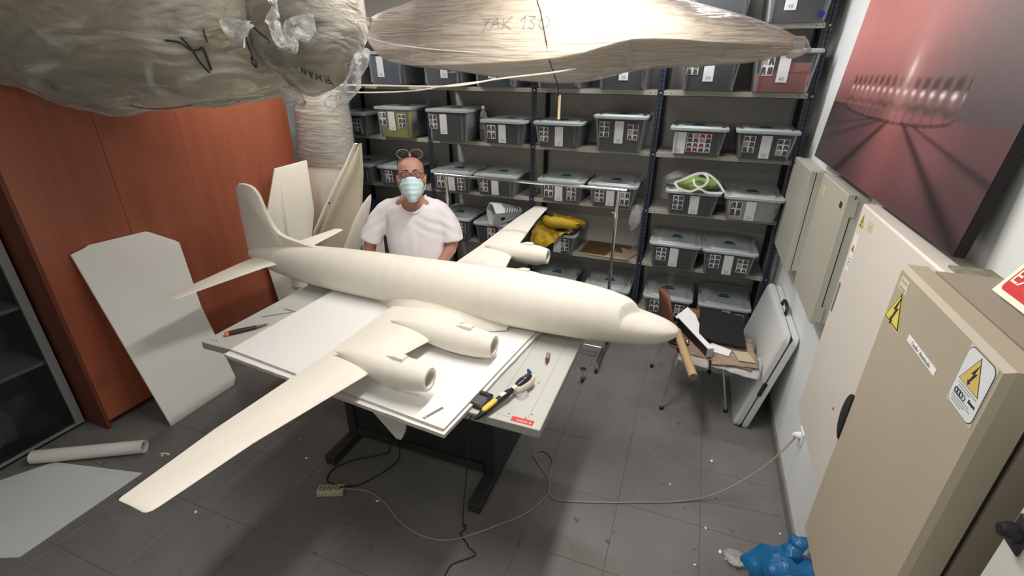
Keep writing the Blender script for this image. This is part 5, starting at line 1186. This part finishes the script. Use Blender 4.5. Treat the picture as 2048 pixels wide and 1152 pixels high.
# ================================================================== PICTURE
t = thing('framed_picture', (3.0, 2.5, 1.72), 'large dark edged canvas photo of a lit ring of trees above the electrical boxes', 'picture')
PA, PB = Vector((3.0, 3.45, 1.712)), Vector((3.0, 1.522, 1.732)); U = (PB-PA).normalized(); Wd = (PB-PA).length
V = Vector((.07, 0, .8)); V -= U*(V@U) if 0 else U*V.dot(U); V.normalize(); Nn = U.cross(V)   # Nn points to the room?
if Nn.x > 0: Nn = -Nn
Hd = 1.12; TH = .028
part('canvas_edge', MB().loft([[PA+U*a_+V*b_-Nn*d_ for a_, b_ in ((0, 0), (Wd, 0), (Wd, Hd), (0, Hd))] for d_ in (.001, TH)]), mat('canvas_side', (.012, .010, .012), .7), t)
GW, GH = 420, 250
me = bpy.data.meshes.new('canvas_print'); vs = []; cols = []
def sst(a_, b_, x): x = max(0, min(1, (x-a_)/(b_-a_))); return x*x*(3-2*x)
pinkc = Vector((.62, .20, .19)); greyc = Vector((.18, .13, .135)); darkc = Vector((.045, .022, .03)); whc = Vector((.85, .72, .70))
for j in range(GH+1):
    for i in range(GW+1):
        x, y = i/GW*Wd, j/GH*Hd
        hz = .318
        side = sst(.75, 1.75, x+.3*(.6-y))
        if y > hz:
            c = pinkc.lerp(greyc, side); c = c*lerp(.42, 1.12, sst(hz-.05, .70, y))
            c = c.lerp(pinkc*1.3, .3*sst(.5, 1.0, y)*(1-side))  # brighter pink towards the top includes a reflection painted into the print
        else:
            c = Vector((.105, .045, .052)).lerp(darkc, sst(hz, .0, y)*.55)
            g_ = math.exp(-(((x-1.08)/.22)**2))*sst(-.25, .28, y); c = c.lerp(Vector((.36, .10, .10)), g_*.75)
            g_ = math.exp(-(((x-1.45)/.2)**2))*sst(-.05, .2, y); c = c.lerp(Vector((.25, .08, .09)), g_*.6)
            c = c*(1-.35*sst(.5, .0, x))
            # long radial shadows from the ring
            for a0, sl, wd, st_ in ((1.03, -1.75, .020, .75), (1.175, 2.7, .022, .75), (1.25, 6.8, .02, .6), (.98, -5.5, .02, .45), (.90, -9, .03, .35)):
                xc = a0+(.285-y)*sl; ww = wd+(.285-y)*abs(sl)*.11
                if y < .285: c = c*(1-st_*math.exp(-((x-xc)/ww)**2))
        # ring of trees: ellipse fence
        if .25 < x < 1.58:
            e = math.sqrt(max(0, 1-((x-.915)/.66)**2)); lowz = .318-.045*e; ctop = .430-.012*sst(.3, 1.5, x)
            ph = (x-.27)/.0855; fr_x = ph-math.floor(ph)-.5
            if y > lowz and y < .40:
                tr = math.exp(-(fr_x/.09)**2); c = c*(1-.5*tr)
                c = c.lerp(Vector((.33, .12, .12)), .22)
                c = c.lerp(whc, .22*math.exp(-(fr_x/.16)**2)*sst(.33, .39, y))
            if abs(y-lowz) < .006: c = c*.45
            c = c*(1-.62*math.exp(-(fr_x/.33)**4-((y-ctop-.004*math.sin(ph*7))/.022)**4))
            c = c.lerp(whc, .9*math.exp(-(fr_x/.22)**2-((y-ctop+.034)/.009)**2))
            c = c*(1-.4*math.exp(-((y-.338-.006*math.sin(x*40))/.012)**2))
        c = c.lerp(Vector((.085, .075, .08)), .6*sst(.55, .0, x)*sst(.42, .1, y))
        ds = math.hypot((x-1.06)/.022, (y-.47)/.04); c = c.lerp(whc, math.exp(-ds*ds)*.95); c = c.lerp(Vector((.8, .4, .38)), .35*math.exp(-(ds/4)**2))
        gy = (c.x+c.y+c.z)/3; c = c.lerp(Vector((gy, gy, gy)), .16)
        n_ = 1+.05*noise.noise(Vector((x*25, y*25, 0))); c = c*n_
        cols.append((max(c.x, 0), max(c.y, 0), max(c.z, 0), 1)); vs.append(tuple(PA+U*x+V*y-Vector(t.location)))
me.from_pydata(vs, [], [(j*(GW+1)+i, j*(GW+1)+i+1, (j+1)*(GW+1)+i+1, (j+1)*(GW+1)+i) for j in range(GH) for i in range(GW)])
at = me.color_attributes.new('print', 'FLOAT_COLOR', 'POINT'); at.data.foreach_set('color', [v for c in cols for v in c])
pm = bpy.data.materials.new('canvas_photo'); pm.use_nodes = True; an = pm.node_tree.nodes.new('ShaderNodeAttribute'); an.attribute_name = 'print'
bs = pm.node_tree.nodes['Principled BSDF']; pm.node_tree.links.new(an.outputs[0], bs.inputs['Base Color']); bs.inputs['Roughness'].default_value = .5; bs.inputs['Specular IOR Level'].default_value = .4
me.materials.append(pm); o = bpy.data.objects.new('canvas_print', me); COL.objects.link(o); o.parent = t
# plaster ledge rubble between picture and wall
tagged('plaster_ledge', MB().box((2.99, 1.29, 1.7), (X1-.001, 1.50, 1.715)), mat('plaster', (.30, .28, .2), .9, var=.5, vscale=40), 'dusty plaster patch behind the picture corner', 'plaster')

# ================================================================== BLUE BAG
bg = blob((2.985, 1.72, .12), (.155, .15, .125), 12, .42, 6, 60, 40, flat=-.118)
bb = film('bag_blue', (.01, .17, .42), .72, rough=.3, bump=1.0, bscale=14)
bg.v = [(min(x+.0, X1-.016), y, z) for x, y, z in bg.v]
t = thing('blue_bag', (2.98, 1.72, 0), 'bright blue plastic bag on the floor below the beige cabinet', 'bag')
part('bag_body', bg, bb, t, smooth=True)
part('bag_filling', blob((2.985, 1.72, .10), (.12, .12, .095), 5, .3, 6, 24, 16, flat=-.095), mat('bag_blue_fill', (.03, .22, .5), .7), t, smooth=True)
part('tied_neck', crumple([(2.99, 1.78, .19), (3.01, 1.81, .24), (3.02, 1.83, .27)], [.05, .05, .045, .04, .035, .035, .04, .045, .045, .04, .02], 4, 16, .03), bb, t, smooth=True)
tagged('clear_bag', blob((2.80, 1.84, .025), (.05, .04, .025), 14, .4, 20, flat=-.024), bagfilm, 'crinkled clear wrapper on the floor left of the blue bag', 'wrapper', smooth=True)
#PERSON
FR = BENCH
# ================================================================== THE MAN
t = man = thing('person', (.53, 2.79, 0), 'bald man in white t-shirt, glasses and pale blue face mask standing behind the model', 'person')
yaw = math.radians(20); tu = Vector((cos(yaw), sin(yaw), 0)); tf = Vector((sin(yaw), -cos(yaw), 0))   # body right-left axis, forward axis
def tring(x, y, hw, hd, z, n=28, e=.82, belly=0):
    out = []
    for k in range(n):
        q = 2*pi*k/n; c, s_ = cos(q), sin(q)
        out.append(Vector((x, y, z))+tu*(hw*math.copysign(abs(c)**e, c))+tf*((hd+(belly if s_ > 0 else 0))*math.copysign(abs(s_)**e, s_)))
    return out
TOR = [(.52, 2.83, .155, .105, .80), (.522, 2.83, .172, .112, .88), (.525, 2.82, .180, .115, .98), (.527, 2.815, .186, .115, 1.08), (.53, 2.81, .192, .115, 1.18), (.53, 2.805, .190, .108, 1.25), (.53, 2.80, .168, .095, 1.31), (.535, 2.79, .115, .080, 1.355), (.545, 2.775, .066, .062, 1.385)]
HC = Vector((.588, 2.71, 1.515)); hy = math.radians(31); hp = math.radians(-15)
HM = Matrix.Translation(HC) @ Matrix.Rotation(hy, 4, 'Z') @ Matrix.Rotation(hp, 4, 'X') @ Matrix.Scale(1.07, 4)
def Hd_(x, y, z): return HM @ Vector((x, y, z))
HEAD = [(-.134, .020, -.078, -.040), (-.128, .036, -.090, -.010), (-.115, .047, -.096, .022), (-.095, .055, -.097, .050), (-.07, .062, -.096, .070), (-.04, .069, -.093, .084), (-.01, .073, -.089, .093), (.02, .076, -.091, .098), (.05, .078, -.092, .099), (.08, .075, -.086, .095), (.105, .064, -.070, .080), (.122, .046, -.046, .058), (.132, .024, -.018, .030), (.135, .006, .0, .010)]
rb = MB()
rb.loft([tring(*a_) for a_ in TOR])
rr = []
for z, hw, yf, yb in HEAD:
    rr.append([Hd_(hw*math.copysign(abs(cos(q))**.9, cos(q)), lerp(yf, yb, .5)+(yb-yf)/2*sin(q), z) for q in [2*pi*k/28 for k in range(28)]])
rb.loft(rr)
rb.tube([(.54, 2.80, 1.30), (.555, 2.775, 1.38), Hd_(0, .03, -.06), Hd_(0, .03, .0)], [.066, .058, .056, .05], 16)
# nose, brow, lips, chin, ears
rb.loft([[Hd_(x, y, z) for x, y, z in q] for q in ([(-.007, -.086, .032), (.007, -.086, .032), (.006, -.096, .030), (-.006, -.096, .030)], [(-.011, -.088, .005), (.011, -.088, .005), (.006, -.110, .003), (-.006, -.110, .003)], [(-.018, -.088, -.022), (.018, -.088, -.022), (.010, -.121, -.020), (-.010, -.121, -.020)], [(-.014, -.088, -.033), (.014, -.088, -.033), (.007, -.108, -.033), (-.007, -.108, -.033)])])
rot_ = HM.to_3x3()
for sx in (-1, 1):
    rb.ell(Hd_(sx*.030, -.084, .040), (.026, .012, .008), 12, 8, rot_)
    rb.ell(Hd_(sx*.040, -.070, -.025), (.022, .020, .022), 12, 8, rot_)
    rb.ell(Hd_(sx*.081, .012, .0), (.009, .018, .031), 12, 8, rot_@Matrix.Rotation(sx*.35, 3, 'Z'))
    rb.ell(Hd_(sx*.084, .014, .018), (.010, .016, .012), 10, 7, rot_)
rb.ell(Hd_(0, -.096, -.062), (.024, .010, .006), 12, 7, rot_); rb.ell(Hd_(0, -.094, -.073), (.021, .010, .006), 12, 7, rot_); rb.ell(Hd_(0, -.086, -.108), (.022, .018, .018), 12, 8, rot_)
# arms
LA = [(.375, 2.745, 1.28), (.335, 2.735, 1.265), (.285, 2.715, 1.19), (.245, 2.69, 1.11), (.225, 2.68, 1.05), (.215, 2.67, 1.00), (.203, 2.66, .92), (.193, 2.645, .85), (.192, 2.638, .82)]
RA = [(.660, 2.86, 1.280), (.695, 2.872, 1.265), (.735, 2.885, 1.20), (.765, 2.89, 1.12), (.775, 2.885, 1.05), (.768, 2.86, 1.00), (.735, 2.80, .93), (.69, 2.72, .855), (.675, 2.68, .825)]
RD = [.065, .064, .056, .048, .044, .045, .038, .029, .026]
for arm in (LA, RA): rb.tube(arm, RD, 16)
for sx, sh_ in ((-1, LA[0]), (1, RA[0])):
    a_ = Vector((.545, 2.79, 1.36))+tu*(sx*.04); rb.tube([a_, a_.lerp(Vector(sh_), .5)+Vector((0, 0, -.02)), Vector(sh_)], [.035, .045, .055], 14)
def hand(mb_, w_, d_, side):
    """w_: wrist; d_: direction of the fingers; side: +1 thumb towards +x"""
    w_ = Vector(w_); d_ = Vector(d_).normalized(); s_ = d_.cross(Vector((0, 0, 1))).normalized()*side; up = Vector((0, 0, 1))
    mb_.loft([[w_+d_*a_+s_*(b_*cos(q))+up*(c*sin(q)+dz) for q in [2*pi*k/14 for k in range(14)]] for a_, b_, c, dz in ((-.02, .024, .020, .0), (.01, .030, .017, -.012), (.045, .038, .015, -.018), (.075, .041, .013, -.020), (.092, .036, .010, -.022))])
    for k, (o, L_) in enumerate(((.031, .070), (.011, .078), (-.010, .073), (-.030, .057))):
        p = w_+d_*.080+s_*o+up*-.020; sp_ = (d_+s_*o*2.2).normalized()
        mb_.tube([p-sp_*.02, p, p+sp_*L_*.45+up*.006, p+sp_*L_*.78+up*-.001, p+sp_*L_+up*-.012], [.010, .0102, .0092, .0084, .006], 10)
    p = w_+d_*.022+s_*.024+up*-.012
    mb_.tube([p-s_*.01, p+s_*.012+d_*.014, p+s_*.028+d_*.036+up*-.006, p+s_*.032+d_*.062+up*-.010], [.013, .0125, .0105, .0075], 10)
hand(rb, (.190, 2.634, .815), (.85, -.22, -.02), 1)
hand(rb, (.672, 2.672, .815), (-.9, -.20, -.02), -1)
# legs
for sx in (-1, 1):
    h = Vector((.52, 2.83, .86))+tu*(sx*.085); k = Vector((.52, 2.82, .38))+tu*(sx*.10)+tf*.02; a_ = Vector((.52, 2.86, -.075))+tu*(sx*.11)
    rb.tube([h, h.lerp(k, .5), k, k.lerp(a_, .35), a_], [.085, .074, .054, .052, .036], 16)
    rb.tube([a_+Vector((0, 0, -.01))-tf*.04, a_+Vector((0, 0, -.03))+tf*.05, a_+tf*.15+Vector((0, 0, -.045))], [.036, .034, .024], 12)
body_ = fuse(rb, 'body', skin, man, voxel=.0062, smooth=3)
# shirt
sb = MB(); ST_ = [(x, y, hw+.016, hd+.018, z) for x, y, hw, hd, z in TOR]
ST_[0] = (.52, 2.825, .200, .140, .79); ST_[1] = (.522, 2.82, .204, .142, .88); ST_[2] = (.525, 2.815, .208, .142, .98); ST_[3] = (.527, 2.81, .212, .138, 1.08)
rr = [tring(*a_) for a_ in ST_[:-2]]+[tring(.535, 2.79, .13, .095, 1.335)]
sb.loft(rr)
for arm, n_ in ((LA, 5), (RA, 5)):
    P_ = [Vector(p) for p in arm[:n_]]
    sb.tube(P_[:4]+[P_[3].lerp(P_[4], .9)], [.068, .072, .076, .080, .083], 20)
# neckline: a ring that hugs the neck base
for sx, sh_ in ((-1, LA[0]), (1, RA[0])):      # trapezius line: neck base out to the shoulder
    a_ = Vector((.54, 2.79, 1.345))+tu*(sx*.075); b_ = Vector(sh_)+Vector((0, 0, .012))
    sb.tube([a_-tu*(sx*.04)+Vector((0, 0, -.02)), a_, a_.lerp(b_, .5)+Vector((0, 0, -.008)), b_, b_+tu*(sx*.05)+Vector((0, 0, -.03))], [.040, .042, .058, .072, .070], 18)
sh = fuse(sb, 'white_shirt', shirtm, man, voxel=.0085, smooth=6)
k_, of_ = BENCH; so_ = Vector(ORG[sh.name])
bvs = BVHTree.FromPolygons([v.co.copy() for v in sh.data.vertices], [tuple(p.vertices) for p in sh.data.polygons])
NC_ = Vector((.545, 2.785, 0)); NU, NB = .082, .070
colpts = []
def cast(p, d):
    h = bvs.ray_cast(bench(p)-so_, d)[0]; return (h+so_-of_)/k_ if h else None
for k in range(37):
    q = 2*pi*k/36; u_ = NU*cos(q)
    if sin(q) >= 0:
        z_ = lerp(1.348, 1.288, sin(q)**1.3); h = cast(NC_+tu*u_+tf*.5+Vector((0, 0, z_)), -tf); h2 = cast(NC_+tu*u_+tf*(.02*sin(q))+Vector((0, 0, 1.8)), Vector((0, 0, -1)))
        if h is None or (h-NC_).dot(tf) < -.01: h = h2
    else: h = cast(NC_+tu*u_+tf*(NB*sin(q))+Vector((0, 0, 1.8)), Vector((0, 0, -1)))
    if h is not None: colpts.append(h)
colpts.append(colpts[0])
bm = bmesh.new(); bm.from_mesh(sh.data); dl = []
for v in bm.verts:
    p = (v.co+so_-of_)/k_; d_ = p-NC_; a_, b_ = d_.dot(tu), d_.dot(tf)
    if abs(a_) >= NU or v.normal.z < -.3: continue
    sq_ = math.sqrt(1-(a_/NU)**2)
    if (b_ > 0 and p.z > lerp(1.348, 1.288, sq_**1.3)) or (b_ <= 0 and p.z > 1.29 and (b_/NB)**2 < 1-(a_/NU)**2): dl.append(v)
bmesh.ops.delete(bm, geom=dl, context='VERTS'); bm.to_mesh(sh.data); bm.free()
for v in sh.data.vertices:     # soft creases
    p = v.co; n_ = noise.noise(Vector((p.x*9, p.y*9, p.z*3.2)))*.007+noise.noise(Vector((p.x*22, p.y*22, p.z*6)))*.0025
    cr_ = math.exp(-((p.z-1.12)/.08)**2)*math.sin(p.z*90+abs(p.x)*60)*.003*min(1, abs(p.x)/.15)
    v.co = p+v.normal*(n_+cr_)
part('collar', MB().tube([p+Vector((0, 0, .001)) for p in colpts], .0085, 8), shirtm, man, smooth=True)
tb_ = MB()
tb_.loft([tring(.52, 2.83, .175, .125, .70), tring(.52, 2.83, .18, .125, .84), tring(.52, 2.83, .172, .118, .90)])
for sx in (-1, 1):
    h = Vector((.52, 2.83, .84))+tu*(sx*.085); k = Vector((.52, 2.82, .38))+tu*(sx*.10)+tf*.02; a_ = Vector((.52, 2.86, -.09))+tu*(sx*.11)
    tb_.tube([h, h.lerp(k, .5), k, k.lerp(a_, .4), a_], [.1, .09, .074, .068, .062], 18)
fuse(tb_, 'trousers', jeans, man, voxel=.01, smooth=3)
for sx in (-1, 1):
    a_ = Vector((.52, 2.86, -.151))+tu*(sx*.11)
    part('shoe', MB().loft([[a_+tf*f+tu*(w_*cos(q))+Vector((0, 0, max(.002, h+h*sin(q)))) for q in [2*pi*k/14 for k in range(14)]] for f, w_, h in ((-.075, .02, .03), (-.06, .036, .042), (0, .042, .046), (.08, .046, .034), (.15, .042, .026), (.19, .022, .018))]), blk2, man, smooth=True)
# eyes
for sx in (-1, 1):
    e = part('eye', MB().ell(Hd_(sx*.030, -.083, .024), (.0115, .009, .0062), 14, 9, rot_), mat('eye_white', (.6, .56, .52), .3), man, smooth=True)
    part('iris', MB().ell(Hd_(sx*.030, -.0915, .024), (.005, .0025, .005), 10, 6, rot_), mat('iris', (.03, .02, .015), .2), e, smooth=True)
    part('eyebrow', MB().tube([Hd_(sx*.013, -.096, .044), Hd_(sx*.03, -.096, .049), Hd_(sx*.048, -.086, .045)], [.003, .0042, .002], 6), hairm, man, smooth=True)
# cropped hair round the sides and back
def hr(u_, v_):
    a_ = lerp(-1.15, pi+1.15, u_); zt = lerp(-.035, .075+.02*sin(max(0, min(pi, a_))), v_); hw, yf, yb = interp([(z, w2, f, b_) for z, w2, f, b_ in HEAD], zt)
    return Hd_((hw+.003)*cos(a_), lerp(yf, yb, .5)+((yb-yf)/2+.003)*sin(a_), zt)
part('cropped_hair', MB().grid(lambda u_, v_: hr(lerp(.26, .74, u_), v_), 30, 10), mat('stubble_hair', (.16, .10, .075), .9), man, smooth=True, solid=.003)
# glasses
g = MB()
for sx in (-1, 1):
    R5 = [Hd_(sx*(.031+.026*math.copysign(abs(cos(q))**.6, cos(q))), -.106+.010*abs(cos(q))*(1 if sx*cos(q)*sx > 0 else .2), .020+.016*math.copysign(abs(sin(q))**.7, sin(q))) for q in [2*pi*k/20 for k in range(21)]]
    g.tube(R5, .0021, 6)
    g.tube([Hd_(sx*.056, -.098, .026), Hd_(sx*.079, -.08, .027), Hd_(sx*.084, -.0, .022), Hd_(sx*.084, .02, .010)], .0022, 6)
g.tube([Hd_(-.006, -.106, .025), Hd_(0, -.110, .028), Hd_(.006, -.106, .025)], .0022, 6)
gl = part('glasses', g, mat('spectacle_frame', (.05, .008, .008), .3), man, smooth=True)
for sx in (-1, 1):
    part('lens', MB().loft([[Hd_(sx*(.031+.024*math.copysign(abs(cos(q))**.6, cos(q))), yy, .020+.014*math.copysign(abs(sin(q))**.7, sin(q))) for q in [2*pi*k/16 for k in range(16)]] for yy in (-.104, -.1025)]), film('lens_clear', (.3, .2, .2), .12, rough=.05, bump=0), gl)
# face mask
def mk(u_, v_):
    z = lerp(-.142, .008, v_); a_ = (u_-.5)*2
    hwm = lerp(.034, .072, min(1, v_*1.5)**.7) if v_ < .75 else lerp(.072, .058, (v_-.75)/.25)
    x = a_*hwm; y = -.128+.075*abs(a_)**2.1+(.030*(1-v_/.35) if v_ < .35 else 0)-(.0 if v_ < .85 else -.012*(v_-.85)/.15)*(1-abs(a_))
    y += .002*sin(v_*32)*(1-abs(a_)**3)
    return Hd_(x, y, z+.016*abs(a_)**2*max(0, 1-v_/.4)-.010*abs(a_)**2*max(0, (v_-.6)/.4))
ms = part('face_mask', MB().grid(mk, 22, 30), maskm, man, smooth=True, solid=.002)
for sx in (-1, 1):
    part('ear_loop', MB().tube([Hd_(sx*.069, -.058, -.012), Hd_(sx*.082, -.02, .01), Hd_(sx*.087, .014, .028), Hd_(sx*.088, .03, .0), Hd_(sx*.08, -.01, -.045), Hd_(sx*.062, -.055, -.09)], .0012, 5), paper, ms, smooth=True)
# sunglasses pushed up on the head: worn, so a thing of its own
sg_ = thing('sunglasses', tuple(Hd_(0, -.03, .14)), "large dark sunglasses pushed up on top of the man's head", 'sunglasses')
for sx in (-1, 1):
    part('dark_lens', MB().loft([[Hd_(sx*(.039+f*.037*cos(q)), yy-.012*sin(q)-.01, .146+f*.026*sin(q)+.002) for q in [2*pi*k/20 for k in range(20)]] for f, yy in ((1, -.010), (1.0, -.014), (.8, -.018))]), mat('lens_dark', (.03, .022, .02), .12), sg_, smooth=True)
    part('rim', MB().tube([Hd_(sx*(.039+.038*cos(q)), -.024-.012*sin(q), .148+.027*sin(q)) for q in [2*pi*k/24 for k in range(25)]], .002, 6), mat('rim_grey', (.30, .29, .27), .3), sg_, smooth=True)
    part('temple', MB().tube([Hd_(sx*.074, -.02, .146), Hd_(sx*.081, .04, .10), Hd_(sx*.082, .075, .05)], .002, 6), blk, sg_, smooth=True)
part('bridge', MB().tube([Hd_(-.006, -.026, .146), Hd_(0, -.03, .135), Hd_(.006, -.026, .146)], [.005, .006, .005], 8), mat('bridge_tan', (.45, .28, .2), .5), sg_, smooth=True)
